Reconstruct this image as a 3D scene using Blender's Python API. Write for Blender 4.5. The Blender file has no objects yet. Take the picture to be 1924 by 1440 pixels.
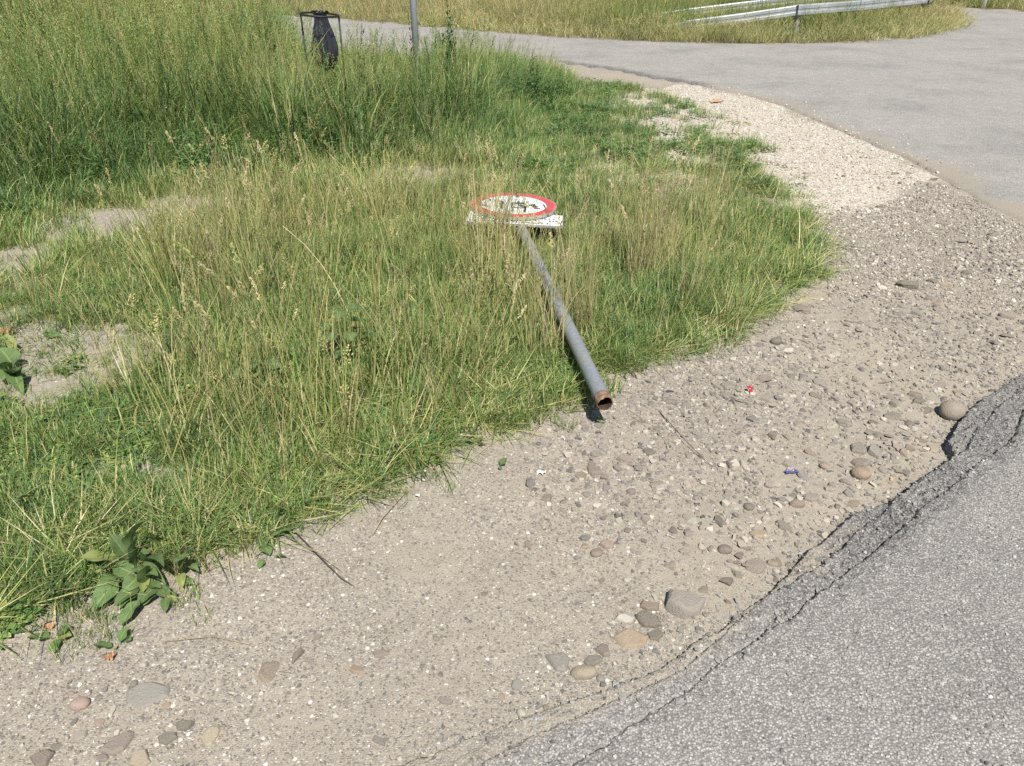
import bpy, bmesh, math, random
import numpy as np
from mathutils import Vector, Matrix
random.seed(7)
RNG = np.random.default_rng(11)
SC = bpy.context.scene
COL = SC.collection

# ------------------------------------------------------------------ camera, sky, sun, exposure
CAM_H, PITCH, FPX, W, H = 1.70, math.radians(30.0), 1445.0, 1924.0, 1440.0
cam_d = bpy.data.cameras.new('camera'); cam = bpy.data.objects.new('camera', cam_d); COL.objects.link(cam)
cam.location = (0, 0, CAM_H); cam.rotation_euler = (math.pi/2 - PITCH, 0, 0)
cam_d.sensor_fit = 'HORIZONTAL'; cam_d.sensor_width = 36.0; cam_d.lens = FPX/W*36.0
cam_d.clip_start = 0.05; cam_d.clip_end = 1500
SC.camera = cam
CP, SP = math.cos(PITCH), math.sin(PITCH)

world = bpy.data.worlds.new('World'); SC.world = world; world.use_nodes = True
SUN = Vector((0.147, -0.546, 0.825)).normalized()           # towards the sun (behind the camera, a little right)
sun_el = math.asin(SUN.z); sun_az = math.atan2(SUN.x, SUN.y)
wn = world.node_tree.nodes; bg = wn.get('Background') or wn.new('ShaderNodeBackground')
sky = wn.new('ShaderNodeTexSky'); sky.sky_type = 'NISHITA'; sky.sun_disc = False
sky.sun_elevation = sun_el; sky.sun_rotation = sun_az; sky.air_density = 1.0; sky.dust_density = 0.6
world.node_tree.links.new(sky.outputs[0], bg.inputs[0]); bg.inputs[1].default_value = 0.068
sl = bpy.data.lights.new('sun', 'SUN'); sl.energy = 5.0; sl.angle = math.radians(0.53); sl.color = (1.0, 0.96, 0.90)
so = bpy.data.objects.new('sun', sl); COL.objects.link(so)
so.rotation_euler = SUN.to_track_quat('Z', 'Y').to_euler()
SC.view_settings.view_transform = 'Standard'; SC.view_settings.look = 'None'
SC.view_settings.gamma = 1.0; SC.view_settings.use_curve_mapping = False
SC.view_settings.exposure = 0.52
SC.render.engine = 'CYCLES'
SC.cycles.use_denoising = False
SC.cycles.max_bounces = 4; SC.cycles.transparent_max_bounces = 4; SC.cycles.diffuse_bounces = 2; SC.cycles.glossy_bounces = 2; SC.cycles.transmission_bounces = 3
SC.cycles.caustics_reflective = False; SC.cycles.caustics_refractive = False

# ------------------------------------------------------------------ pixels <-> ground
def at(px, py, z=0.0):
    a = (px - W/2)/FPX; b = (H/2 - py)/FPX
    d = (a, CP + b*SP, -SP + b*CP)
    k = (z - CAM_H)/d[2]
    return Vector((d[0]*k, d[1]*k, z))
def at_d(px, py, Y):
    a = (px - W/2)/FPX; b = (H/2 - py)/FPX
    d = (a, CP + b*SP, -SP + b*CP); k = Y/d[1]
    return Vector((d[0]*k, Y, CAM_H + d[2]*k))
def project(x, y, z):
    w = CAM_H - z; c = y*CP + w*SP; u = -w*CP + y*SP
    return W/2 + FPX*x/c, H/2 - FPX*u/c, c
def P2(pts, z=0.0): return np.array([at(a, b, z)[:2] for a, b in pts])

# ------------------------------------------------------------------ noise, polygons
def _hash(ix, iy, seed):
    h = (ix.astype(np.int64)*374761393 + iy.astype(np.int64)*668265263 + seed*1442695041) & 0xffffffff
    h = ((h ^ (h >> 13))*1274126177) & 0xffffffff
    h = h ^ (h >> 16)
    return h/4294967295.0
def vn(x, y, seed=0):
    x = np.asarray(x, float); y = np.asarray(y, float)
    ix = np.floor(x); iy = np.floor(y); fx = x-ix; fy = y-iy
    fx = fx*fx*(3-2*fx); fy = fy*fy*(3-2*fy)
    a = _hash(ix, iy, seed); b = _hash(ix+1, iy, seed); c = _hash(ix, iy+1, seed); d = _hash(ix+1, iy+1, seed)
    return (a*(1-fx)+b*fx)*(1-fy) + (c*(1-fx)+d*fx)*fy
def fbm(x, y, f, seed=0, oc=3):
    s = 0; a = 1; t = 0
    for k in range(oc):
        s = s + a*vn(x*f + 17.3*k, y*f - 9.1*k, seed+k); t += a; a *= .5; f *= 2.03
    return s/t - 0.5
def inside(x, y, poly):
    r = np.zeros(np.shape(x), bool); n = len(poly)
    for i in range(n):
        x0, y0 = poly[i]; x1, y1 = poly[(i+1) % n]
        if y0 == y1: continue
        m = ((y0 > y) != (y1 > y)) & (x < (x1-x0)*(y-y0)/(y1-y0) + x0)
        r ^= m
    return r
def linedist(x, y, poly, closed=True):
    best = np.full(np.shape(x), 1e9); n = len(poly)
    for i in range(n if closed else n-1):
        x0, y0 = poly[i]; x1, y1 = poly[(i+1) % n]
        dx, dy = x1-x0, y1-y0; L = dx*dx+dy*dy + 1e-12
        t = np.clip(((x-x0)*dx+(y-y0)*dy)/L, 0, 1)
        best = np.minimum(best, np.hypot(x-x0-t*dx, y-y0-t*dy))
    return best
def sdf(x, y, poly):                                          # > 0 inside
    d = linedist(x, y, poly); return np.where(inside(x, y, poly), d, -d)
def sstep(a, b, v):
    t = np.clip((v-a)/(b-a), 0, 1); return t*t*(3-2*t)

# ------------------------------------------------------------------ object helpers
def tag(o, label=None, cat=None, group=None, kind=None):
    if label: o['label'] = label
    if cat: o['category'] = cat
    if group: o['group'] = group
    if kind: o['kind'] = kind
    return o
def mesh_obj(name, v, f, mat, parent=None, smooth=False):
    me = bpy.data.meshes.new(name)
    me.from_pydata([tuple(p) for p in v], [], [tuple(q) for q in f]); me.update()
    if mat: me.materials.append(mat)
    if smooth: me.polygons.foreach_set('use_smooth', np.ones(len(me.polygons), bool))
    o = bpy.data.objects.new(name, me); COL.objects.link(o)
    if parent: o.parent = parent
    return o
def bm_obj(name, bm, mat, parent=None, smooth=False):
    me = bpy.data.meshes.new(name); bm.to_mesh(me); bm.free()
    if mat: me.materials.append(mat)
    if smooth: me.polygons.foreach_set('use_smooth', np.ones(len(me.polygons), bool))
    o = bpy.data.objects.new(name, me); COL.objects.link(o)
    if parent: o.parent = parent
    return o
def empty(name, loc=(0, 0, 0)):
    o = bpy.data.objects.new(name, None); o.location = loc; o.empty_display_size = .1; COL.objects.link(o); return o
def grid_obj(name, X, Y, Z, attrs, mat):
    ny, nx = X.shape
    co = np.stack([X, Y, Z], -1).reshape(-1, 3)
    i = np.arange((ny-1)*(nx-1)); r = i//(nx-1); c = i % (nx-1)
    a = r*nx+c; F = np.stack([a, a+1, a+nx+1, a+nx], -1)
    me = bpy.data.meshes.new(name)
    me.vertices.add(len(co)); me.vertices.foreach_set('co', co.astype(np.float32).ravel())
    me.loops.add(F.size); me.loops.foreach_set('vertex_index', F.astype(np.int32).ravel())
    me.polygons.add(len(F)); me.polygons.foreach_set('loop_start', (np.arange(len(F))*4).astype(np.int32))
    me.update(calc_edges=True)
    me.polygons.foreach_set('use_smooth', np.ones(len(F), bool))
    for k, arr in attrs.items():
        at_ = me.attributes.new(k, 'FLOAT_COLOR', 'POINT')
        at_.data.foreach_set('color', arr.reshape(-1, 4).astype(np.float32).ravel())
    me.materials.append(mat)
    o = bpy.data.objects.new(name, me); COL.objects.link(o); return o
def tube(path, rads, n=8, caps=True):
    """rings along a polyline; returns verts, faces"""
    v = []; f = []; m = len(path); path = [Vector(p) for p in path]
    up0 = None
    for i, p in enumerate(path):
        d = (path[min(i+1, m-1)] - path[max(i-1, 0)]).normalized()
        if up0 is None: up0 = d.orthogonal().normalized()
        up0 = (up0 - d*up0.dot(d)).normalized(); s = d.cross(up0)
        r = rads[i] if hasattr(rads, '__len__') else rads
        for k in range(n):
            a = 2*math.pi*k/n; v.append(p + (up0*math.cos(a) + s*math.sin(a))*r)
    for i in range(m-1):
        for k in range(n):
            f.append((i*n+k, i*n+(k+1) % n, (i+1)*n+(k+1) % n, (i+1)*n+k))
    if caps:
        f.append(tuple(range(n))[::-1]); f.append(tuple((m-1)*n+k for k in range(n)))
    return v, f

# ------------------------------------------------------------------ node helper
class NT:
    def __init__(s, name):
        s.m = bpy.data.materials.new(name); s.m.use_nodes = True
        s.t = s.m.node_tree; s.n = s.t.nodes; s.n.clear()
        s.out = s.n.new('ShaderNodeOutputMaterial')
    def N(s, typ, ins=None, **kw):
        nd = s.n.new(typ)
        for k, v in kw.items(): setattr(nd, k, v)
        for k, v in (ins or {}).items():
            sk = nd.inputs[k]
            if isinstance(v, bpy.types.NodeSocket): s.t.links.new(v, sk)
            elif isinstance(v, bpy.types.Node): s.t.links.new(v.outputs[0], sk)
            else: sk.default_value = v
        return nd
    def ramp(s, fac, stops, interp='LINEAR'):
        r = s.n.new('ShaderNodeValToRGB'); e = r.color_ramp; e.interpolation = interp
        while len(e.elements) < len(stops): e.elements.new(0.5)
        for el, (p, c) in zip(e.elements, stops):
            el.position = p; el.color = (*c, 1) if len(c) == 3 else c
        s.t.links.new(fac if isinstance(fac, bpy.types.NodeSocket) else fac.outputs[0], r.inputs[0]); return r.outputs[0]
    def mix(s, fac, a, b, mode='MIX'):
        nd = s.n.new('ShaderNodeMix'); nd.data_type = 'RGBA'; nd.blend_type = mode
        for sk, v in ((nd.inputs[0], fac), (nd.inputs[6], a), (nd.inputs[7], b)):
            if isinstance(v, bpy.types.NodeSocket): s.t.links.new(v, sk)
            else: sk.default_value = (*v, 1) if hasattr(v, '__len__') and len(v) == 3 else v
        return nd.outputs[2]
    def math(s, op, a, b=None, c=None, clamp=False):
        nd = s.n.new('ShaderNodeMath'); nd.operation = op; nd.use_clamp = clamp
        for i, v in enumerate((a, b, c)):
            if v is None: continue
            if isinstance(v, bpy.types.NodeSocket): s.t.links.new(v, nd.inputs[i])
            else: nd.inputs[i].default_value = v
        return nd.outputs[0]
    def attr(s, name, typ='GEOMETRY'):
        return s.N('ShaderNodeAttribute', attribute_name=name, attribute_type=typ)
    def finish(s, sh): s.t.links.new(sh.outputs[0] if isinstance(sh, bpy.types.Node) else sh, s.out.inputs[0]); return s.m
def simple_mat(name, col, rough=.6, metal=0., var=.15, scale=30, spec=.4, dirt=None, bump=0.0):
    t = NT(name); tc = t.N('ShaderNodeTexCoord')
    nz = t.N('ShaderNodeTexNoise', {'Vector': tc.outputs['Object'], 'Scale': scale, 'Detail': 5., 'Roughness': .65})
    c = t.ramp(nz.outputs[0], [(.3, tuple(x*(1-var) for x in col)), (.7, tuple(min(1, x*(1+var)) for x in col))])
    if dirt:
        n2 = t.N('ShaderNodeTexNoise', {'Vector': tc.outputs['Object'], 'Scale': dirt[1], 'Detail': 4.})
        c = t.mix(t.ramp(n2.outputs[0], [(.45, (0, 0, 0)), (.7, (dirt[2],)*3)]), c, dirt[0])
    b = t.N('ShaderNodeBsdfPrincipled', {'Base Color': c, 'Roughness': rough, 'Metallic': metal, 'Specular IOR Level': spec})
    if bump:
        bp = t.N('ShaderNodeBump', {'Height': nz.outputs[0], 'Strength': bump, 'Distance': .01}); t.t.links.new(bp.outputs[0], b.inputs['Normal'])
    return t.finish(b)

# ================================================================== MATERIALS OF THE SETTING
def ground_material():
    t = NT('dusty ground'); tc = t.N('ShaderNodeTexCoord'); P = tc.outputs['Object']
    z = t.attr('zone'); sep = t.N('ShaderNodeSeparateColor', {0: z.outputs['Color']})
    gravel, soil, grit = sep.outputs[0], sep.outputs[1], sep.outputs[2]
    n1 = t.N('ShaderNodeTexNoise', {'Vector': P, 'Scale': 2.3, 'Detail': 4., 'Roughness': .62})
    n2 = t.N('ShaderNodeTexNoise', {'Vector': P, 'Scale': 22., 'Detail': 3., 'Roughness': .7})
    n3 = t.N('ShaderNodeTexNoise', {'Vector': P, 'Scale': 260., 'Detail': 1., 'Roughness': .7})
    dirt = t.ramp(n1.outputs[0], [(.28, (.22, .19, .15)), (.5, (.295, .26, .205)), (.72, (.36, .322, .26))])
    dirt = t.mix(.5, dirt, t.ramp(n2.outputs[0], [(.3, (.19, .17, .142)), (.55, (.305, .272, .22)), (.75, (.385, .35, .29))]))
    dirt = t.mix(.45, dirt, t.ramp(n3.outputs[0], [(.3, (.13, .115, .095)), (.5, (.29, .25, .19)), (.7, (.46, .42, .35))]))
    n0 = t.N('ShaderNodeTexNoise', {'Vector': P, 'Scale': .75, 'Detail': 3., 'Roughness': .6})
    dirt = t.mix(t.ramp(n0.outputs[0], [(.42, (0, 0, 0)), (.62, (.45,)*3)]), dirt, t.mix(.5, dirt, (.40, .345, .255)))
    # grit: tiny stones, each cell its own tone
    vo = t.N('ShaderNodeTexVoronoi', {'Vector': P, 'Scale': 190., 'Randomness': 1.})
    vr = t.N('ShaderNodeSeparateColor', {0: vo.outputs['Color']})
    gcol = t.ramp(vr.outputs[0], [(0, (.13, .12, .108)), (.3, (.215, .19, .165)), (.6, (.3, .26, .215)), (.85, (.38, .345, .29)), (1, (.62, .585, .51))])
    gm = t.math('GREATER_THAN', vr.outputs[1], t.math('SUBTRACT', 1.0, t.math('MULTIPLY', grit, .42)))
    c = t.mix(t.math('MULTIPLY', gm, .8), dirt, gcol)
    vo2 = t.N('ShaderNodeTexVoronoi', {'Vector': P, 'Scale': 75., 'Randomness': 1.})
    vr2 = t.N('ShaderNodeSeparateColor', {0: vo2.outputs['Color']})
    gcol2 = t.ramp(vr2.outputs[0], [(0, (.14, .13, .12)), (.25, (.215, .187, .168)), (.6, (.28, .245, .2)), (.85, (.37, .34, .29)), (1, (.66, .63, .56))])
    near = t.math('LESS_THAN', vo2.outputs['Distance'], .42)
    gm2 = t.math('MULTIPLY', near, t.math('GREATER_THAN', vr2.outputs[1], t.math('SUBTRACT', 1.0, t.math('MULTIPLY', grit, .3))))
    c = t.mix(gm2, c, gcol2)
    # pale limestone gravel
    vw = t.N('ShaderNodeTexVoronoi', {'Vector': P, 'Scale': 85., 'Randomness': 1.})
    wr = t.N('ShaderNodeSeparateColor', {0: vw.outputs['Color']})
    wcol = t.ramp(wr.outputs[0], [(0, (.25, .215, .17)), (.2, (.36, .315, .25)), (.55, (.44, .39, .315)), (1, (.60, .55, .47))])
    wm = t.math('GREATER_THAN', t.math('ADD', gravel, t.math('MULTIPLY', t.math('SUBTRACT', n2.outputs[0], .5), .9)), .5)
    c = t.mix(wm, c, wcol)
    # soil and thatch under the grass
    scol = t.ramp(n2.outputs[0], [(.3, (.085, .068, .042)), (.55, (.17, .14, .085)), (.75, (.27, .225, .14))])
    sm = t.math('ADD', soil, t.math('MULTIPLY', t.math('SUBTRACT', n2.outputs[0], .5), 1.0))
    c = t.mix(t.ramp(sm, [(.35, (0, 0, 0)), (.75, (1, 1, 1))]), c, scol)
    hgt = t.math('ADD', t.math('MULTIPLY', n3.outputs[0], .45), t.math('ADD', t.math('MULTIPLY', n2.outputs[0], .6), t.math('MULTIPLY', gm, t.math('SUBTRACT', .5, vo.outputs['Distance']))))
    bp = t.N('ShaderNodeBump', {'Height': hgt, 'Strength': .75, 'Distance': .006})
    b = t.N('ShaderNodeBsdfPrincipled', {'Base Color': c, 'Roughness': .93, 'Specular IOR Level': .15, 'Normal': bp.outputs[0]})
    return t.finish(b)
def asphalt_material(name, fine=1.0, lift=0.0, spec=.35):
    t = NT(name); tc = t.N('ShaderNodeTexCoord'); P = tc.outputs['Object']
    z = t.attr('zone'); sep = t.N('ShaderNodeSeparateColor', {0: z.outputs['Color']})
    dark, dust = sep.outputs[0], sep.outputs[1]
    v1 = t.N('ShaderNodeTexVoronoi', {'Vector': P, 'Scale': 150.*fine, 'Randomness': 1.})
    r1 = t.N('ShaderNodeSeparateColor', {0: v1.outputs['Color']})
    n2 = t.N('ShaderNodeTexNoise', {'Vector': P, 'Scale': 7., 'Detail': 3., 'Roughness': .65})
    n3 = t.N('ShaderNodeTexNoise', {'Vector': P, 'Scale': .9, 'Detail': 3., 'Roughness': .6})
    n4 = t.N('ShaderNodeTexNoise', {'Vector': P, 'Scale': 420., 'Detail': 2.})
    k = lift
    ag = t.ramp(r1.outputs[0], [(0, (.075+k, .075+k, .078+k)), (.25, (.15+k, .148+k, .145+k)), (.6, (.225+k, .22+k, .21+k)), (.88, (.29+k, .283+k, .268+k)), (1, (.36+k, .352+k, .335+k))])
    binder = t.ramp(n4.outputs[0], [(.3, (.05+k*.6, .05+k*.6, .052+k*.6)), (.7, (.17+k, .166+k, .16+k))])
    em = t.ramp(v1.outputs['Distance'], [(.38, (1, 1, 1)), (.62, (0, 0, 0))])
    c = t.mix(em, binder, ag)
    c = t.mix(.55, c, t.ramp(n2.outputs[0], [(.3, (.8,)*3), (.7, (1.1,)*3)]), 'MULTIPLY')
    c = t.mix(.5, c, t.ramp(n3.outputs[0], [(.32, (.62, .62, .63)), (.5, (.92, .92, .91)), (.7, (1.08, 1.07, 1.04))]), 'MULTIPLY')
    c = t.mix(1.0, c, (1.12, 1.075, 1.0), 'MULTIPLY')
    c = t.mix(dark, c, t.mix(em, (.055, .054, .053), (.19, .184, .175)))
    dm = t.ramp(t.math('ADD', dust, t.math('MULTIPLY', t.math('SUBTRACT', n2.outputs[0], .5), .9)), [(.3, (0, 0, 0)), (.8, (.9, .9, .9))])
    c = t.mix(dm, c, t.ramp(n4.outputs[0], [(.3, (.2, .17, .13)), (.7, (.4, .35, .27))]))
    hgt = t.math('ADD', t.math('MULTIPLY', v1.outputs['Distance'], -1.0), t.math('MULTIPLY', r1.outputs[1], .45))
    bp = t.N('ShaderNodeBump', {'Height': hgt, 'Strength': .8, 'Distance': .004})
    b = t.N('ShaderNodeBsdfPrincipled', {'Base Color': c, 'Roughness': .82, 'Specular IOR Level': spec, 'Normal': bp.outputs[0]})
    return t.finish(b)
M_GROUND = ground_material()
M_ROAD = asphalt_material('worn asphalt', 1.0, .085)
M_ROAD2 = asphalt_material('pale worn asphalt', .8, .13, .12)

# ================================================================== LAYOUT OF THE PLACE (outlines on the ground)
L_OUT = P2([(700,1440),(900,1360),(1162,1275),(1275,1219),(1361,1170),(1390,1140),(1445,1105),(1487,1056),(1523,1025),(1609,955),(1676,938),(1716,902),(1768,868),(1789,851),(1774,824),(1798,787),(1841,744),(1921,701)], .03)
L_MID = P2([(860,1440),(1000,1365),(1180,1290),(1290,1240),(1425,1122),(1536,1062),(1560,1041),(1612,995),(1646,964),(1680,936),(1720,901),(1770,867),(1817,839),(1835,802),(1880,760),(1921,722)], .045)
L_IN = P2([(1039,1440),(1125,1384),(1200,1339),(1275,1294),(1350,1237),(1425,1189),(1500,1140),(1606,1059),(1646,1025),(1691,992),(1731,952),(1783,915),(1829,872),(1878,842),(1908,814),(1921,772)], .055)
RP = L_IN[0]; RD = L_IN[-1]-L_IN[0]; RL = np.hypot(*RD); RD = RD/RL; RN = np.array([RD[1], -RD[0]])   # RN points into the road
def road_st(x, y): dx, dy = x-RP[0], y-RP[1]; return dx*RD[0]+dy*RD[1], dx*RN[0]+dy*RN[1]
def edge_t(L):
    s, t = road_st(L[:, 0], L[:, 1]); o = np.argsort(s); return s[o], t[o]
SO, TO = edge_t(L_OUT); SM, TM = edge_t(L_MID); SI, TI = edge_t(L_IN)
def e_out(s): return np.interp(s, SO, TO) + .020*fbm(s, s*0+1, 9, 3) + .012*fbm(s, s*0, 40, 5)
def e_mid(s): return np.maximum(np.interp(s, SM, TM) + .012*fbm(s, s*0+4, 14, 8) + .008*fbm(s, s*0, 55, 9), e_out(s)+.004)
def e_in(s): return np.maximum(np.interp(s, SI, TI) + .012*fbm(s, s*0+7, 14, 12) + .007*fbm(s, s*0, 60, 13), e_mid(s)+.012)

FAR_EDGE = [(-400,-12),(100,6),(300,14),(640,35),(870,56),(1060,70),(1250,79),(1450,83),(1600,80),(1700,72),(1765,63),(1800,53),(1811,43),(1806,34),(1785,27),(1740,22)]
NEAR_EDGE = [(1020,112),(1060,119),(1150,131),(1220,146),(1300,158),(1390,176),(1460,196),(1530,226),(1600,256),(1700,297),(1770,340),(1850,387),(1924,425)]
fe = P2(FAR_EDGE); ne = P2(NEAR_EDGE)
_left_near = np.array([[-22., 19.5], [-12., 16.8], [-6., 15.0], [-2.0, 13.8]])
ISLE_BACK = [tuple(fe[-1] + np.array([-1.5, .6])), (4.0, 26.0), (-6.0, 31.0), (-22, 36)]
ROAD2 = np.array([tuple(p) for p in _left_near] + [tuple(p) for p in ne] +
                 [(4.45, 5.35), (4.55, 4.9), (5.2, 4.9), (20, 16.0), (26, 20.0), tuple(at(2300, 36)[:2]), tuple(at(1924, 22)[:2]), tuple(at(1800, 15)[:2]), tuple(at(1650, 6)[:2]), (2.0, 36), (-8, 42), (-22, 48)] +
                 ISLE_BACK[::-1] + [tuple(p) for p in fe[::-1][0:]] + [(-22, 26.5)])
def fix_poly(p):
    return np.array([q for q in p])
# grass outlines
GRASS_FRONT = P2([(-260,1330),(0,1190),(60,1150),(130,1105),(220,1050),(330,1045),(400,1020),(480,1000),(600,955),(700,925),(790,880),(850,825),(960,785),(1035,768),(1075,728),(1098,692),(1150,692),(1280,680),(1345,650),(1400,610),(1470,560),(1540,512),(1548,460),(1500,400),(1440,365),(1350,335),(1250,315),(1150,330),(1040,330),(900,340),(780,345),(600,372),(420,395),(300,440),(240,470),(120,500),(-60,560),(-300,640),(-500,800)])
GRASS_BACK = np.array([(-22, 7.2)] + [tuple(at(a, b)[:2]) for a, b in [(-300,470),(-60,445),(0,435),(120,395),(260,368),(420,343),(560,328),(760,310),(900,285),(1000,250),(1060,205),(1090,180),(1100,160),(1075,142),(1040,128)]] + [(-0.2, 13.3)] + [tuple(p+np.array([0, -.25])) for p in _left_near[::-1]])
WEED_ZONE = P2([(860,345),(900,290),(980,250),(1050,190),(1100,160),(1160,160),(1240,180),(1330,215),(1400,235),(1430,275),(1500,330),(1530,370),(1560,400),(1540,450),(1440,365),(1250,315),(1040,335)])
GRAVEL_W = P2([(1140,190),(1200,165),(1300,160),(1390,178),(1460,198),(1530,228),(1600,258),(1690,295),(1730,325),(1700,365),(1640,395),(1560,405),(1500,400),(1430,350),(1300,335),(1150,345),(1080,330),(1150,260)])
HOLLOW = P2([(1050,122),(1150,135),(1220,150),(1300,161),(1265,168),(1180,165),(1090,152),(1040,135)])
ISLE = np.array([tuple(p) for p in fe] + [tuple(p) for p in ISLE_BACK])
# worn bare places in the grass: pixel centre, half sizes (px), used on the ground
BARE = [(205,426,190,38),(360,388,110,24),(30,492,95,38),(15,548,50,22),(150,690,165,90),(60,640,70,32),(815,331,100,23),(690,352,60,11),(232,890,62,40),(310,905,45,25),(20,600,40,20),(275,480,30,14),(1180,340,50,14),(900,770,45,14)]
def bare_mask(x, y):
    m = np.zeros(np.shape(x))
    for px, py, hx, hy in BARE:
        c = at(px, py); ex = at(px+hx, py); ey = at(px, py-hy)
        rx = ex.x-c.x; ry = ey.y-c.y
        th = 0.0
        d = np.hypot((x-c.x)/rx, (y-c.y)/ry) + .55*fbm(x, y, 3.5, 77)
        m = np.maximum(m, 1-sstep(.75, 1.15, d))
    return m
def low_mask(x, y):                                            # trodden, short grass just in front of the bare places
    m = np.zeros(np.shape(x))
    for px, py, hx, hy in BARE[:8]:
        c = at(px, py+hy+14); ex = at(px+hx*1.1, py+hy+14); ey = at(px, py-6); m = np.maximum(m, 1-sstep(.8, 1.2, np.hypot((x-c.x)/(ex.x-c.x), (y-c.y)/(ey.y-c.y))))
    return m
def thin(x, y):                                                # the clump thins out towards the gravel
    px, py, c = project(x, y, np.zeros(np.shape(x))); e = sdf(x, y, GRASS_FRONT); r_ = sstep(1120, 1260, px)
    f = (.30+.70*sstep(350, 500, py))*(.35+.65*sstep(.0, .38, e + .3*fbm(x, y, 3.5, 331)))
    return 1 - r_*(1-f)
def ground_z(x, y):
    x = np.asarray(x, float); y = np.asarray(y, float)
    z = .030*fbm(x, y, .55, 1) + .014*fbm(x, y, 2.7, 4) + .008*fbm(x, y, 11, 6) + .005*fbm(x, y, 34, 9, 2)
    near = sstep(9, 5, y)
    z = z*(.5+.5*near)
    g = np.maximum(sstep(-.15, .35, sdf(x, y, GRASS_FRONT)), sstep(-.2, .5, sdf(x, y, GRASS_BACK)))
    z = z + g*(.015 + .05*fbm(x, y, 1.6, 21)*(1-bare_mask(x, y)))
    z = z - .07*sstep(-.1, .35, sdf(x, y, HOLLOW))
    s, t = road_st(x, y)
    to = np.interp(s, SO, TO)
    z = z*(1 - .75*sstep(-.25, 0, t-to)) - .012*sstep(-.16, -.02, t-to)*sstep(.9, 1.6, s)
    z = np.where(t - to > .03, z*.2 - .06, z)
    r2 = sdf(x, y, ROAD2)
    z = z - .05*sstep(.0, .14, r2)
    z = z*sstep(120, 30, np.hypot(x, y)) - .0
    return z

def axis(lo, hi, dlo, dhi, d, grow=1.09, maxd=12.):
    a = list(np.arange(dlo, dhi+1e-9, d)); k = d
    while a[-1] < hi: k = min(k*grow, maxd); a.append(a[-1]+k)
    k = d
    while a[0] > lo: k = min(k*grow, maxd); a.insert(0, a[0]-k)
    return np.array(a)
def build_ground():
    xs = axis(-320, 320, -1.9, 2.6, .0135, 1.07, 14.); ys = axis(-60, 520, .95, 4.4, .0135, 1.035, 14.)
    X, Y = np.meshgrid(xs, ys); Z = ground_z(X, Y)
    A = np.zeros(X.shape + (4,)); A[..., 3] = 1
    A[..., 0] = .93*sstep(-.55, .45, sdf(X, Y, GRAVEL_W) + .7*fbm(X, Y, 2.2, 31))
    gr = np.maximum.reduce([sstep(-.12, .2, sdf(X, Y, GRASS_FRONT))*(.25+.75*thin(X, Y)), sstep(-.2, .3, sdf(X, Y, GRASS_BACK)), sstep(-.1, .4, sdf(X, Y, ISLE)),
                            .35*sstep(0, .4, sdf(X, Y, WEED_ZONE))])
    far = sstep(16, 20, Y)*sstep(0.0, -.5, sdf(X, Y, ROAD2))
    gr = np.maximum(gr, np.maximum(far, sstep(-3.2, -4, X)))
    A[..., 1] = gr*(1-.95*bare_mask(X, Y))
    S_, T_ = road_st(X, Y); dusty = sstep(-.75, -.15, T_-np.interp(S_, SO, TO))*sstep(.5, 1.0, S_)*sstep(2.6, 1.9, S_)
    gz = .50 + 1.7*fbm(X, Y, 1.1, 41) + 1.0*fbm(X, Y, 4, 47) - .55*dusty
    A[..., 2] = np.clip(gz, .05, 1)
    o = grid_obj('ground', X, Y, Z, {'zone': A}, M_GROUND); tag(o, kind='structure'); return o
build_ground()

def road_top(s): return .020 + .034*sstep(.0, 1.3, s)*(1 - .45*sstep(3.4, 6, s))
def road_z(s, t):
    to, tm, ti = e_out(s), e_mid(s), e_in(s)
    top = road_top(s); w = .007
    lump = .016*fbm(s, t, 9, 55) + .024*fbm(s, t, 38, 58) + .018*fbm(s, t, 95, 59, 2)
    e = np.clip(1 - sstep(0, .10, t-ti), 0, 1)
    z = -.055 + (.055 + top*.50)*sstep(0, w*1.6, t-to) + top*.22*sstep(0, w, t-tm) + top*.28*sstep(0, w, t-ti)
    crack = -.006*np.exp(-((t-ti)/.004)**2) - .006*np.exp(-((t-tm)/.004)**2)
    on = sstep(0, .02, t-to)
    return z + on*(lump*e*(.4+.6*sstep(.3, 1.2, s)) + crack) + on*(1-e)*(.0025*fbm(s, t, 30, 61) + .008*fbm(s, t, .7, 66))
def build_road():
    ss = axis(-14, 30, -.25, 3.1, .0065, 1.06, 1.2); ts = axis(-.55, 7.2, -.45, .16, .0045, 1.08, .35)
    S, T = np.meshgrid(ss, ts)
    X = RP[0] + S*RD[0] + T*RN[0]; Y = RP[1] + S*RD[1] + T*RN[1]; Z = road_z(S, T)
    A = np.zeros(X.shape + (4,)); A[..., 3] = 1
    to, tm, ti = e_out(S), e_mid(S), e_in(S)
    brk = (1-sstep(.0, .09, T-ti))*sstep(-.02, .03, T-to)
    A[..., 0] = np.clip(brk*(.70+1.0*fbm(S, T, 9, 71))*(.12+.88*sstep(.5, 1.5, S)), 0, .72)
    A[..., 1] = np.clip((1-sstep(-.02, .05, T-tm))*(.50 - .25*sstep(.7, 1.5, S)) + (.22-.15*sstep(.8, 1.6, S))*(1-sstep(0, .03, T-ti)), 0, 1)
    o = grid_obj('road', X, Y, Z, {'zone': A}, M_ROAD)
    tag(o, kind='structure')
build_road()
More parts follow.
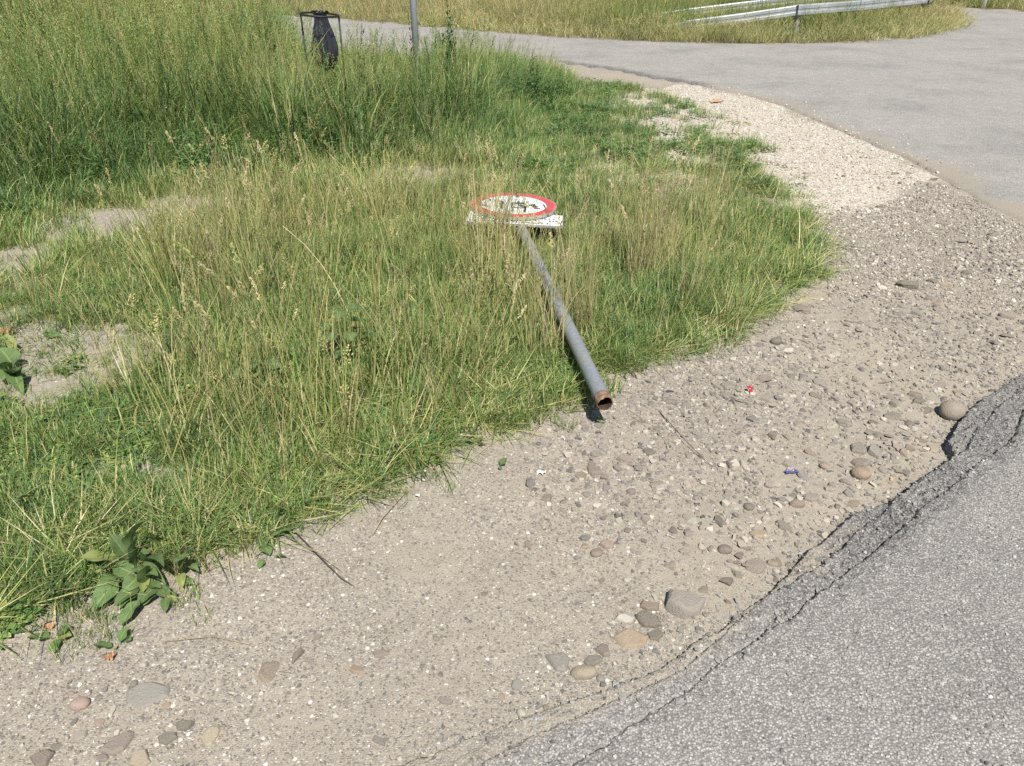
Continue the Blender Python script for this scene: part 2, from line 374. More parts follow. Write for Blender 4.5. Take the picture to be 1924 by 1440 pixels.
def build_road2():
    xs = axis(-22, 24, .2, 4.6, .05, 1.06, .6); ys = axis(4.6, 48, 5.0, 12.5, .055, 1.05, .6)
    X, Y = np.meshgrid(xs, ys)
    d = sdf(X, Y, ROAD2) + .05*fbm(X, Y, 5, 81) + .05*fbm(X, Y, 14, 85)
    Z = .012 + .004*fbm(X, Y, .6, 88) - .10*sstep(.03, -.04, d)
    A = np.zeros(X.shape + (4,)); A[..., 3] = 1
    dn = linedist(X, Y, ne, False)
    hol = sstep(.5, 0, linedist(X, Y, ne[1:5], False))
    A[..., 0] = np.clip(hol*sstep(.30, .0, d + .2*fbm(X, Y, 9, 90))*.85, 0, 1)
    A[..., 1] = np.clip(sstep(.55, 0, dn + .5*fbm(X, Y, 1.7, 93))*.75*(1-hol*.9), 0, 1)
    o = grid_obj('side_road', X, Y, Z, {'zone': A}, M_ROAD2); tag(o, kind='structure')
build_road2()

# ================================================================== SCATTER (stuff only)
def scatter(name, protos, pts, rot, scl, idx, tint, label, cat):
    coll = bpy.data.collections.new(name + ' pieces')
    for i, me in enumerate(protos):
        o = bpy.data.objects.new('%s_piece_%02d' % (name, i), me); coll.objects.link(o)
    n = len(pts)
    me = bpy.data.meshes.new(name); me.vertices.add(n); me.vertices.foreach_set('co', np.asarray(pts, np.float32).ravel())
    def put(nm, typ, dom, arr, key):
        a = me.attributes.new(nm, typ, dom); a.data.foreach_set(key, np.ascontiguousarray(arr).ravel())
    put('rot', 'FLOAT_VECTOR', 'POINT', np.asarray(rot, np.float32), 'vector')
    put('scl', 'FLOAT_VECTOR', 'POINT', np.asarray(scl, np.float32), 'vector')
    put('tint', 'FLOAT_VECTOR', 'POINT', np.asarray(tint, np.float32), 'vector')
    put('idx', 'INT', 'POINT', np.asarray(idx, np.int32), 'value')
    o = bpy.data.objects.new(name, me); COL.objects.link(o)
    ng = bpy.data.node_groups.new(name + ' scatter', 'GeometryNodeTree')
    ng.interface.new_socket('Geometry', in_out='INPUT', socket_type='NodeSocketGeometry')
    ng.interface.new_socket('Geometry', in_out='OUTPUT', socket_type='NodeSocketGeometry')
    gi = ng.nodes.new('NodeGroupInput'); go = ng.nodes.new('NodeGroupOutput')
    ci = ng.nodes.new('GeometryNodeCollectionInfo'); ci.inputs['Collection'].default_value = coll
    ci.inputs['Separate Children'].default_value = True; ci.inputs['Reset Children'].default_value = True
    ip = ng.nodes.new('GeometryNodeInstanceOnPoints'); ip.inputs['Pick Instance'].default_value = True
    def na(nm, typ):
        a = ng.nodes.new('GeometryNodeInputNamedAttribute'); a.data_type = typ; a.inputs['Name'].default_value = nm; return a.outputs['Attribute']
    l = ng.links
    l.new(gi.outputs[0], ip.inputs['Points']); l.new(ci.outputs[0], ip.inputs['Instance'])
    l.new(na('idx', 'INT'), ip.inputs['Instance Index'])
    e2r = ng.nodes.new('FunctionNodeEulerToRotation'); l.new(na('rot', 'FLOAT_VECTOR'), e2r.inputs[0])
    l.new(e2r.outputs[0], ip.inputs['Rotation']); l.new(na('scl', 'FLOAT_VECTOR'), ip.inputs['Scale'])
    l.new(ip.outputs[0], go.inputs[0])
    md = o.modifiers.new('scatter', 'NODES'); md.node_group = ng
    tag(o, label, cat, kind='stuff'); return o
def sample_poly(poly, n, dens=None, warp=0.):
    lo = poly.min(0)-warp*.5; hi = poly.max(0)+warp*.5; out = []
    got = 0
    for _ in range(60):
        p = lo + RNG.random((max(2000, n), 2))*(hi-lo)
        wx = p[:, 0] + warp*(fbm(p[:, 0], p[:, 1], 2.1, 311) + .7*fbm(p[:, 0], p[:, 1], 7.5, 313)); wy = p[:, 1] + warp*(fbm(p[:, 0], p[:, 1], 2.1, 317) + .7*fbm(p[:, 0], p[:, 1], 7.5, 319))
        m = inside(wx, wy, poly)
        p = p[m]
        if dens is not None and len(p): p = p[RNG.random(len(p)) < dens(p[:, 0], p[:, 1])]
        out.append(p); got += len(p)
        if got >= n: break
    return np.concatenate(out)[:n]
def in_view(x, y, mx=120, my=260):
    px, py, c = project(x, y, np.zeros_like(x)); return (c > .2) & (px > -mx-60) & (px < W+mx) & (py < H+my)

# ------------------------------------------------------------------ stones
def stone_material():
    t = NT('roadside stone'); oi = t.N('ShaderNodeObjectInfo'); tc = t.N('ShaderNodeTexCoord')
    n = t.N('ShaderNodeTexNoise', {'Vector': tc.outputs['Object'], 'Scale': 2.2, 'Detail': 7., 'Roughness': .7})
    n2 = t.N('ShaderNodeTexNoise', {'Vector': tc.outputs['Object'], 'Scale': 9., 'Detail': 5., 'Roughness': .7})
    c = t.mix(.8, oi.outputs['Color'], t.ramp(n.outputs[0], [(.3, (.62, .62, .63)), (.7, (1.25, 1.22, 1.18))]), 'MULTIPLY')
    dm = t.ramp(n2.outputs[0], [(.34, (.2,)*3), (.64, (.85,)*3)])
    c = t.mix(dm, c, (.33, .285, .215))
    bp = t.N('ShaderNodeBump', {'Height': n2.outputs[0], 'Strength': .5, 'Distance': .08})
    b = t.N('ShaderNodeBsdfPrincipled', {'Base Color': c, 'Roughness': .85, 'Specular IOR Level': .25, 'Normal': bp.outputs[0]})
    return t.finish(b)
def pebble_material(name, stops):
    t = NT(name); a = t.attr('tint', 'INSTANCER'); s = t.N('ShaderNodeSeparateXYZ', {0: a.outputs['Vector']})
    tc = t.N('ShaderNodeTexCoord')
    n = t.N('ShaderNodeTexNoise', {'Vector': tc.outputs['Object'], 'Scale': 2.5, 'Detail': 4.})
    c = t.ramp(s.outputs[0], stops)
    c = t.mix(.7, c, t.ramp(n.outputs[0], [(.3, (.7,)*3), (.7, (1.2,)*3)]), 'MULTIPLY')
    b = t.N('ShaderNodeBsdfPrincipled', {'Base Color': c, 'Roughness': .85, 'Specular IOR Level': .25})
    return t.finish(b)
def rock_mesh(name, sub, seed, flat=.5, cuts=9, mat=None, rnd=.0, lo=.45, hi=.8):
    r = random.Random(seed); bm = bmesh.new(); bmesh.ops.create_icosphere(bm, subdivisions=sub, radius=1)
    pl = []
    for _ in range(cuts):
        n = Vector((r.gauss(0, 1), r.gauss(0, 1), r.gauss(0, .8))).normalized(); pl.append((n, r.uniform(lo, hi)))
    pl.append((Vector((r.gauss(0, .12), r.gauss(0, .12), 1)).normalized(), flat))
    sx, sy = r.uniform(.85, 1.1), r.uniform(.7, 1.)
    for v in bm.verts:
        p = v.co.copy()
        for n, d in pl:
            k = p.dot(n)-d
            if k > 0: p -= n*k*(1-rnd)
        p += p.normalized()*r.uniform(-.02, .02)
        v.co = Vector((p.x*sx, p.y*sy, p.z))
    mx = max(abs(v.co.x) for v in bm.verts); 
    for v in bm.verts: v.co /= mx
    me = bpy.data.meshes.new(name); bm.to_mesh(me); bm.free()
    me.polygons.foreach_set('use_smooth', np.ones(len(me.polygons), bool))
    me.set_sharp_from_angle(angle=math.radians(32))
    if mat: me.materials.append(mat)
    return me
TAU_ = 2*math.pi
def slab_mesh(seed, mat=None, zs=1.0):
    r = random.Random(seed); n = r.choice((5, 6, 6, 7, 8)); a0 = r.random()*TAU_; v = []; f = []
    an = [a0 + TAU_*(k + r.uniform(-.32, .32))/n for k in range(n)]; ra = [r.uniform(.62, 1.0) for _ in range(n)]
    tx, ty = r.gauss(0, .14), r.gauss(0, .14)
    for z, s_ in ((-1.0, 1.04), (.25, 1.0), (.72, .93), (.95, .80)):
        for a, q in zip(an, ra):
            x, y = math.cos(a)*q*(s_+r.uniform(-.035, .035)), math.sin(a)*q*(s_+r.uniform(-.035, .035)); v.append((x, y, z + (x*tx+y*ty)*(z > 0) + r.uniform(-.08, .08)))
    v.append((r.gauss(0, .12), r.gauss(0, .12), 1.0 + r.uniform(-.06, .08)))
    for i in range(3):
        for k in range(n): f.append((i*n+k, i*n+(k+1) % n, (i+1)*n+(k+1) % n, (i+1)*n+k))
    f += [(3*n+k, 3*n+(k+1) % n, 4*n) for k in range(n)]
    mx = max(abs(p[0]) for p in v)
    me = bpy.data.meshes.new('slab_stone'); me.from_pydata([(x/mx, y/mx, z*zs) for x, y, z in v], [], f); me.update()
    me.polygons.foreach_set('use_smooth', np.ones(len(f), bool)); me.set_sharp_from_angle(angle=math.radians(28)); me.materials.append(mat or M_STONE); return me
M_STONE = stone_material()
M_PEB = pebble_material('mixed pebble', [(0, (.11, .105, .098)), (.12, (.18, .163, .148)), (.35, (.235, .205, .18)), (.6, (.29, .25, .20)), (.82, (.36, .32, .26)), (.94, (.47, .43, .36)), (1, (.68, .64, .57))])
M_LIME = pebble_material('pale limestone chip', [(0, (.16, .14, .125)), (.12, (.34, .29, .235)), (.45, (.46, .41, .345)), (.85, (.58, .535, .46)), (1, (.72, .68, .61))])
M_CHIP = pebble_material('asphalt aggregate', [(0, (.10, .098, .094)), (.25, (.24, .23, .213)), (.7, (.345, .33, .305)), (.95, (.42, .405, .375)), (1, (.52, .505, .47))])
def scatter_stones(name, protos, p, size, sink, tint, label, cat, zfun=None):
    n = len(p); z = (zfun or ground_z)(p[:, 0], p[:, 1])
    asp = RNG.uniform(.65, 1.0, n); fl = RNG.uniform(.45, .95, n)
    scl = np.stack([size, size*asp, size*fl], -1)*.5
    rot = np.stack([RNG.normal(0, .22, n), RNG.normal(0, .22, n), RNG.uniform(0, 6.28, n)], -1)
    co = np.stack([p[:, 0], p[:, 1], z + scl[:, 2]*(.55 - sink)], -1)
    scatter(name, protos, co, rot, scl, RNG.integers(0, len(protos), n), np.stack([tint, RNG.random(n), RNG.random(n)], -1), label, cat)
SHOULDER = P2([(-120,1560),(-140,1290),(0,1185),(220,1075),(480,1000),(700,925),(850,830),(1060,775),(1150,705),(1340,655),(1470,565),(1550,500),(1560,400),(1700,330),(1790,350),(1930,430),(2150,520),(2150,640),(1930,705),(1800,790),(1780,850),(1680,940),(1520,1060),(1420,1160),(1290,1260),(1100,1380),(900,1560)])
def lod(x, y): return np.clip((1.9/np.maximum(y, .6))**1.25, .05, 1)
def surf_z(x, y):
    s_, t_ = road_st(x, y); return np.maximum(ground_z(x, y), road_z(s_, t_))
def bld_gravel():
    pm = [rock_mesh('pebble%d' % i, 2, 100+i, RNG.uniform(.45, .7), 8, M_PEB) for i in range(8)]
    def rough(x, y):
        s_, t_ = road_st(x, y); dusty = sstep(-.75, -.15, t_-np.interp(s_, SO, TO))*sstep(.5, 1.0, s_)*sstep(2.6, 1.9, s_)
        return np.clip(.26 + 2.6*fbm(x, y, 1.3, 141) + 1.8*fbm(x, y, 5, 144) - .3*dusty, .02, 1)
    p = sample_poly(SHOULDER, 15000, lambda x, y: lod(x, y)*rough(x, y)*in_view(x, y))
    size = np.clip(RNG.lognormal(math.log(.0040), .62, len(p)), .0018, .018)*np.clip(p[:, 1]/2.0, 1, 2.2)
    scatter_stones('gravel', pm, p, size, .25, .14+.85*RNG.random(len(p)), 'loose small grey and tan pebbles strewn over the dirt shoulder', 'gravel', surf_z)
    hots = [(at(a, b), r_) for a, b, r_ in ((1230,790,.28),(1400,735,.30),(1320,880,.30),(1700,820,.32),(1640,880,.2),(1480,690,.25),(1120,870,.25),(1800,620,.5),(1880,500,.7))]
    hot = lambda x, y: sum(.75*np.exp(-(np.hypot(x-c.x, (y-c.y)*.8)/r_)**2) for c, r_ in hots)
    # coarser rubble on the stony middle of the shoulder
    RUB = P2([(960,800),(1160,715),(1340,670),(1480,575),(1600,520),(1924,440),(2060,520),(1924,690),(1790,790),(1680,930),(1500,1040),(1390,1130),(1150,1200),(1000,1000)])
    p = sample_poly(RUB, 7800, lambda x, y: np.clip(.12+2.2*fbm(x, y, 2.0, 151)+hot(x, y), .03, 1)*np.clip(lod(x, y)*1.8, 0, 1))
    size = np.clip(RNG.lognormal(math.log(.0135), .45, len(p)), .007, .04)
    rm = [rock_mesh('rubble%d' % i, 2, 200+i, RNG.uniform(.3, .5), 7, M_PEB, lo=.3, hi=.65) for i in range(5)] + [slab_mesh(220+i, M_PEB, .45) for i in range(7)]
    scatter_stones('rubble', rm, p, size, .3, RNG.random(len(p))**.8*.93, 'angular grey and mauve stone chips half buried in the stony shoulder', 'rubble')
    lm = [rock_mesh('limestone%d' % i, 2, 300+i, RNG.uniform(.45, .7), 8, M_LIME) for i in range(6)]
    p = sample_poly(GRAVEL_W, 24000, lambda x, y: np.clip(.8+fbm(x, y, 1.5, 161), .1, 1)*np.clip((7/y), 0, 1))
    j = RNG.normal(0, .3, p.shape); far = RNG.random(len(p)) < .4; p = p + j*far[:, None]
    size = np.clip(RNG.lognormal(math.log(.0088), .5, len(p)), .004, .03)
    scatter_stones('limestone_gravel', lm, p, size, .2, RNG.random(len(p)), 'pale cream limestone chippings spread beside the side road', 'gravel', lambda x, y: np.maximum(ground_z(x, y), np.where(sdf(x, y, ROAD2) > 0, .012, -1)))
    GG = P2([(1500,400),(1640,390),(1760,345),(1860,395),(1960,445),(1960,600),(1700,560),(1560,560),(1545,470)])
    p = sample_poly(GG, 15000, lambda x, y: np.clip(.75+1.2*fbm(x, y, 1.5, 171), .1, 1))
    size = np.clip(RNG.lognormal(math.log(.0105), .45, len(p)), .005, .032)
    scatter_stones('grey_gravel', [rock_mesh('greygravel%d' % i, 2, 400+i, RNG.uniform(.45, .7), 8, M_PEB) for i in range(6)], p, size, .2, .30+.70*RNG.random(len(p)), 'grey crushed gravel between the two asphalt edges', 'gravel')
    n = 3000; s = -.2+3.6*RNG.random(n); t = e_out(s) + np.where(RNG.random(n) < .45, -np.abs(RNG.normal(0, .035, n)), RNG.random(n)*.13)
    p = np.stack([RP[0]+s*RD[0]+t*RN[0], RP[1]+s*RD[1]+t*RN[1]], -1); size = np.clip(RNG.lognormal(math.log(.0072), .5, n), .003, .026)
    scatter_stones('asphalt_crumbs', [rock_mesh('crumb%d' % i, 2, 560+i, .5, 7, M_CHIP, lo=.35, hi=.7) for i in range(6)], p, size, .25, .02+.6*RNG.random(n), 'dark crumbs broken off the asphalt edge', 'rubble', surf_z)
    # aggregate standing proud of the near asphalt
    n = 26000; s = -.1 + 3.4*RNG.random(n); t = -.30 + 2.4*RNG.random(n)**1.25
    ok = t > e_out(s) + .01; s, t = s[ok], t[ok]
    p = np.stack([RP[0]+s*RD[0]+t*RN[0], RP[1]+s*RD[1]+t*RN[1]], -1)
    v = in_view(p[:, 0], p[:, 1], 40, 60) & (RNG.random(len(p)) < lod(p[:, 0], p[:, 1])); p = p[v]
    zf = lambda x, y: road_z(*road_st(x, y))
    size = np.clip(RNG.lognormal(math.log(.0062), .33, len(p)), .003, .013)
    scatter_stones('asphalt_aggregate', [rock_mesh('chip%d' % i, 2, 500+i, .4, 8, M_CHIP) for i in range(6)], p, size, .40, RNG.random(len(p)), 'grey stone aggregate worn proud of the near asphalt', 'aggregate', zf)
bld_gravel()

# ================================================================== GRASS
def grass_material():
    t = NT('meadow grass'); a = t.attr('col'); s = t.N('ShaderNodeSeparateColor', {0: a.outputs['Color']})
    ti = t.attr('tint', 'INSTANCER'); q = t.N('ShaderNodeSeparateXYZ', {0: ti.outputs['Vector']})
    f = t.math('ADD', t.math('MULTIPLY', s.outputs[2], .55), t.math('ADD', q.outputs[0], t.math('MULTIPLY', t.math('SUBTRACT', s.outputs[0], .5), .42)), clamp=True)
    c = t.ramp(f, [(0, (.072, .155, .044)), (.16, (.118, .235, .050)), (.36, (.185, .310, .060)), (.58, (.42, .44, .12)), (.78, (.62, .54, .23)), (1, (.70, .58, .34))])
    c = t.mix(t.math('MULTIPLY', q.outputs[2], .5), c, t.mix(.5, c, (.18, .25, .15)))
    k = t.math('ADD', .72, t.math('MULTIPLY', q.outputs[1], .5))
    hs = t.N('ShaderNodeHueSaturation', {'Saturation': .96, 'Value': k, 'Color': c})
    b = t.N('ShaderNodeBsdfPrincipled', {'Base Color': hs.outputs[0], 'Roughness': .48, 'Specular IOR Level': .35})
    tr = t.N('ShaderNodeBsdfTranslucent', {'Color': hs.outputs[0]})
    m = t.N('ShaderNodeMixShader', {0: .36, 1: b.outputs[0], 2: tr.outputs[0]})
    return t.finish(m)
M_GRASS = grass_material()
class GB:
    """collects blades, stems and seed heads of one clump"""
    def __init__(s, seed): s.v = []; s.f = []; s.c = []; s.r = random.Random(seed); s.hd = 1.0; s.hp = 1.0
    def blade(s, x, y, az, L, th0, th1, w, seg=4, dry=0., tone=None, z0=-.01, roll=0.):
        r = s.r; tone = r.random() if tone is None else tone
        dx, dy = math.cos(az), math.sin(az); wx, wy = -dy, dx
        px, pz, d = 0., z0, L/seg; n0 = len(s.v); kink = r.uniform(-.25, .25)
        sx = 0.
        for i in range(seg+1):
            t = i/seg; ww = w*.5*(1 - t**1.6)*(0.75+.25*min(1, t*4)) if i < seg else 0
            cx, cy = x + dx*px + wx*sx, y + dy*px + wy*sx
            if i < seg:
                s.v.append((cx - wx*ww, cy - wy*ww, pz)); s.v.append((cx + wx*ww, cy + wy*ww, pz + ww*.5)); s.c += [(tone, t, dry, 1)]*2
            else: s.v.append((cx, cy, pz)); s.c.append((tone, t, dry, 1))
            th = th0 + th1*(t+.5/seg)**1.5
            px += math.sin(th)*d; pz += math.cos(th)*d; sx += kink*d*t
        for i in range(seg-1):
            a = n0+2*i; s.f.append((a, a+1, a+3, a+2))
        a = n0+2*(seg-1); s.f.append((a, a+1, a+2))
    def stem(s, x, y, az, L, th0, th1, rad, seg=5, dry=.6, tone=None, head=None, hl=.1):
        r = s.r; tone = r.random() if tone is None else tone
        dx, dy = math.cos(az), math.sin(az); px, pz, d = 0., -.01, L/seg; path = [(x, y, pz)]
        for i in range(seg):
            th = th0 + th1*((i+.5)/seg)**2; px += math.sin(th)*d; pz += math.cos(th)*d; path.append((x+dx*px, y+dy*px, pz))
        n0 = len(s.v)
        for i, (a, b, c) in enumerate(path):
            rr = rad*(1-.55*i/seg)
            for k in range(3):
                g = 2.094*k; s.v.append((a+rr*math.cos(g), b+rr*math.sin(g), c)); s.c.append((tone, i/seg, dry, 1))
        for i in range(seg):
            for k in range(3): s.f.append((n0+3*i+k, n0+3*i+(k+1) % 3, n0+3*i+3+(k+1) % 3, n0+3*i+3+k))
        if head and r.random() < s.hp:
            e = Vector(path[-1]); dr = (e-Vector(path[-2])).normalized()
            s.head(e - dr*hl*.35, dr, head, hl, tone)
    def spikelet(s, p, d, L, w, tone, dry):
        o = d.orthogonal().normalized(); n0 = len(s.v); q = d.cross(o)
        for u in (o, q):
            b = len(s.v)
            s.v += [tuple(p), tuple(p + d*L*.45 + u*w), tuple(p + d*L), tuple(p + d*L*.45 - u*w)]
            s.c += [(tone, .9, dry, 1)]*4; s.f.append((b, b+1, b+2, b+3))
    def head(s, e, d, kind, hl, tone):
        r = s.r; o = d.orthogonal().normalized(); q = d.cross(o)
        if kind == 'spike': n, spread, sl, sw = 20, .006, .014, .0042
        elif kind == 'cock': n, spread, sl, sw = 24, .010, .013, .0040
        else: n, spread, sl, sw = 30, .030, .011, .0026
        for i in range(n):
            t = (i+r.random())/n
            a = r.random()*6.28; out = (o*math.cos(a)+q*math.sin(a))
            w = spread*.75*(1.15-t)*(r.random()**.5) * (1 if kind != 'panicle' else (.3+1.2*t*(1.25-t)*2))
            s.spikelet(e + d*hl*t + out*w, (d*1.2+out*r.uniform(.1, .9)+Vector((0, 0, -.25 if kind == 'panicle' else 0))).normalized(), sl*r.uniform(.7, 1.3), sw, tone, r.uniform(.72, 1.0)*s.hd)
    def leaf(s, x, y, z, az, L, w, pitch, dry=0., tone=None):
        tone = s.r.random() if tone is None else tone
        dx, dy = math.cos(az)*math.cos(pitch), math.sin(az)*math.cos(pitch); dz = math.sin(pitch); wx, wy = -math.sin(az), math.cos(az)
        n0 = len(s.v)
        for t, ww, dr in ((0, .1, 0), (.3, .9, .02), (.65, .85, 0), (1, 0, -.12)):
            for sg in ((-1, 1) if ww else (0,)):
                s.v.append((x+dx*L*t+wx*sg*w*ww*.5, y+dy*L*t+wy*sg*w*ww*.5, z+dz*L*t+dr*L+abs(sg)*ww*w*.12)); s.c.append((tone, .6, dry, 1))
        s.f += [(n0, n0+1, n0+3, n0+2), (n0+2, n0+3, n0+5, n0+4), (n0+4, n0+5, n0+6)]
    def mesh(s, name, mat=None):
        me = bpy.data.meshes.new(name); me.from_pydata(s.v, [], s.f); me.update()
        a = me.attributes.new('col', 'FLOAT_COLOR', 'POINT'); a.data.foreach_set('color', np.array(s.c, np.float32).ravel())
        me.materials.append(mat or M_GRASS); return me
TAU = 2*math.pi
def tuft(name, seed, n, L, spread, th, w, dryf=.12, stems=0, head=None, hl=.1, SL=None, fall=.0, seg=4, hd=1., hp=1.):
    g = GB(seed); r = g.r; g.hd = hd; g.hp = hp
    for _ in range(n):
        a = r.random()*TAU; d = spread*math.sqrt(r.random()); az = a + r.gauss(0, .8)
        ln = L*r.uniform(.45, 1.1); lay = r.random() < fall
        g.blade(d*math.cos(a), d*math.sin(a), az, ln, r.uniform(.03, .35) + (.9 if lay else 0), r.uniform(.25, 1.0)*th*(0.5 if lay else 1), w*r.uniform(.6, 1.25), seg, dry=r.choice((.75, .9, 1.0)) if r.random() < dryf else r.uniform(0, .15))
    for _ in range(stems):
        a = r.random()*TAU; d = spread*math.sqrt(r.random())
        g.stem(d*math.cos(a), d*math.sin(a), a + r.gauss(0, .7), (SL or L)*r.uniform(.7, 1.1), r.uniform(.0, .16), r.uniform(.05, .5), .0019*r.uniform(.7, 1.35), dry=r.uniform(.35, .95), head=head, hl=hl*r.uniform(.7, 1.2))
    return g.mesh(name)
def clover(name, seed, n=34):
    g = GB(seed); r = g.r
    for _ in range(n):
        a = r.random()*TAU; d = .07*math.sqrt(r.random()); h = r.uniform(.01, .06)
        for k in range(r.choice((1, 3, 3))):
            g.leaf(d*math.cos(a), d*math.sin(a), h, a+k*2.1+r.random(), r.uniform(.012, .03), r.uniform(.008, .016), r.uniform(-.1, .5), dry=.05 if r.random() < .9 else .6)
    return g.mesh(name)
def straw(name, seed, n=16):
    g = GB(seed); r = g.r
    for _ in range(n):
        a = r.random()*TAU; g.blade(r.gauss(0, .05), r.gauss(0, .05), a, r.uniform(.06, .22), r.uniform(1.25, 1.5), r.uniform(.0, .25), r.uniform(.0014, .003), 3, dry=r.uniform(.7, 1), z0=r.uniform(.003, .02))
    return g.mesh(name)
def leafy(name, seed, hgt=.75, n=46, ll=.09, lw=.032):
    g = GB(seed); r = g.r
    for q in range(5):
        a = r.random()*TAU; d = .1*r.random(); x, y = d*math.cos(a), d*math.sin(a); h = hgt*r.uniform(.65, 1.05); lx, ly = r.gauss(0, .06), r.gauss(0, .06)
        m = n//5
        g.stem(x, y, math.atan2(ly, lx), h, .05, .15, .0025, dry=.15)
        for i in range(m):
            t = (i+.5)/m; g.leaf(x+lx*t, y+ly*t, h*(.12+.88*t), i*2.4+r.random(), ll*(1.15-.7*t)*r.uniform(.7, 1.2), lw*(1.15-.6*t), r.uniform(-.1, .7), dry=0)
    return g.mesh(name)
K = {}
K['short'] = [tuft('short grass', 1000+i, 28, .085, .065, 1.1, .0044, .28, seg=3) for i in range(5)]
K['mid'] = [tuft('mid grass', 1100+i, 24, .24, .085, 1.5, .0068, .26, fall=.25) for i in range(6)]
K['lush'] = [tuft('lush grass', 1200+i, 30, .54, .15, 1.7, .0112, .16, stems=2, head='panicle', hl=.13, SL=.66, hd=.65, hp=.8, fall=.15) for i in range(6)]
K['tall'] = [tuft('tall grass', 1300+i, 30, .76, .19, 1.8, .0125, .18, stems=3, head=('panicle', 'panicle', 'spike')[i % 3], hl=.15, SL=.92, hd=.7, hp=.9, fall=.1) for i in range(6)]
K['dry'] = [tuft('dry stalks', 1400+i, 9, .42, .085, .8, .0056, .45, stems=7, head=('cock', 'spike', 'panicle', None)[i % 4], hl=.085, SL=.68, fall=.1, hp=.28) for i in range(8)]
K['drymid'] = [tuft('dry mid grass', 1500+i, 22, .34, .09, 1.25, .0056, .42, stems=2, head=('spike', 'cock', 'panicle')[i % 3], hl=.07, SL=.44, fall=.25, hp=.3) for i in range(6)]
K['flat'] = [tuft('flattened grass', 1550+i, 14, .30, .05, .35, .0052, .4, fall=1.) for i in range(5)]
K['clover'] = [clover('clover leaves', 1600+i) for i in range(5)]
K['straw'] = [straw('dead straw', 1700+i) for i in range(5)]
K['leafy'] = [leafy('leafy weed', 1800+i) for i in range(4)]
K['hay'] = [tuft('hay clump', 1900+i, 56, .62, .26, .9, .010, .6, stems=16, head=('panicle', 'spike', 'cock')[i % 3], hl=.14, SL=.82) for i in range(5)]
GRASS = {}
def add_grass(obj, kind, p, hs, tint, ws=None, lean=.08, cap=None, base=1.0):
    """p points; hs height scale; tint (dryness offset); cap: skyline in picture rows -> true height limit"""
    n = len(p)
    if n == 0: return
    hs = np.asarray(hs, float)*np.ones(n)
    GRASS.setdefault(obj, []).append((kind, p, hs, (ws if ws is not None else np.clip(hs, .6, 1.6)*np.ones(n)), np.asarray(tint)*np.ones(n), lean))
SKY_X = [-400, 0, 250, 400, 540, 552, 640, 655, 755, 765, 800, 812, 870, 900, 1000, 1060, 1090, 1130]
SKY_Y = [-160, -150, -120, -60, -15, 96, 104, 84, 92, 104, 104, 84, 62, 78, 94, 114, 138, 152]
def cap_height(p):
    px, py, c = project(p[:, 0], p[:, 1], np.zeros(len(p)))
    # picture column of the top is about that of the foot
    ys = np.interp(px, SKY_X, SKY_Y); k = (H/2 - ys)/FPX
    w = p[:, 1]*(SP - k*CP)/(CP + k*SP)
    return np.clip(CAM_H - w, .05, 2.)
def nz(p, f, sd): return fbm(p[:, 0], p[:, 1], f, sd)
def view(p, m=180): 
    v = in_view(p[:, 0], p[:, 1], m, 300); return p[v]
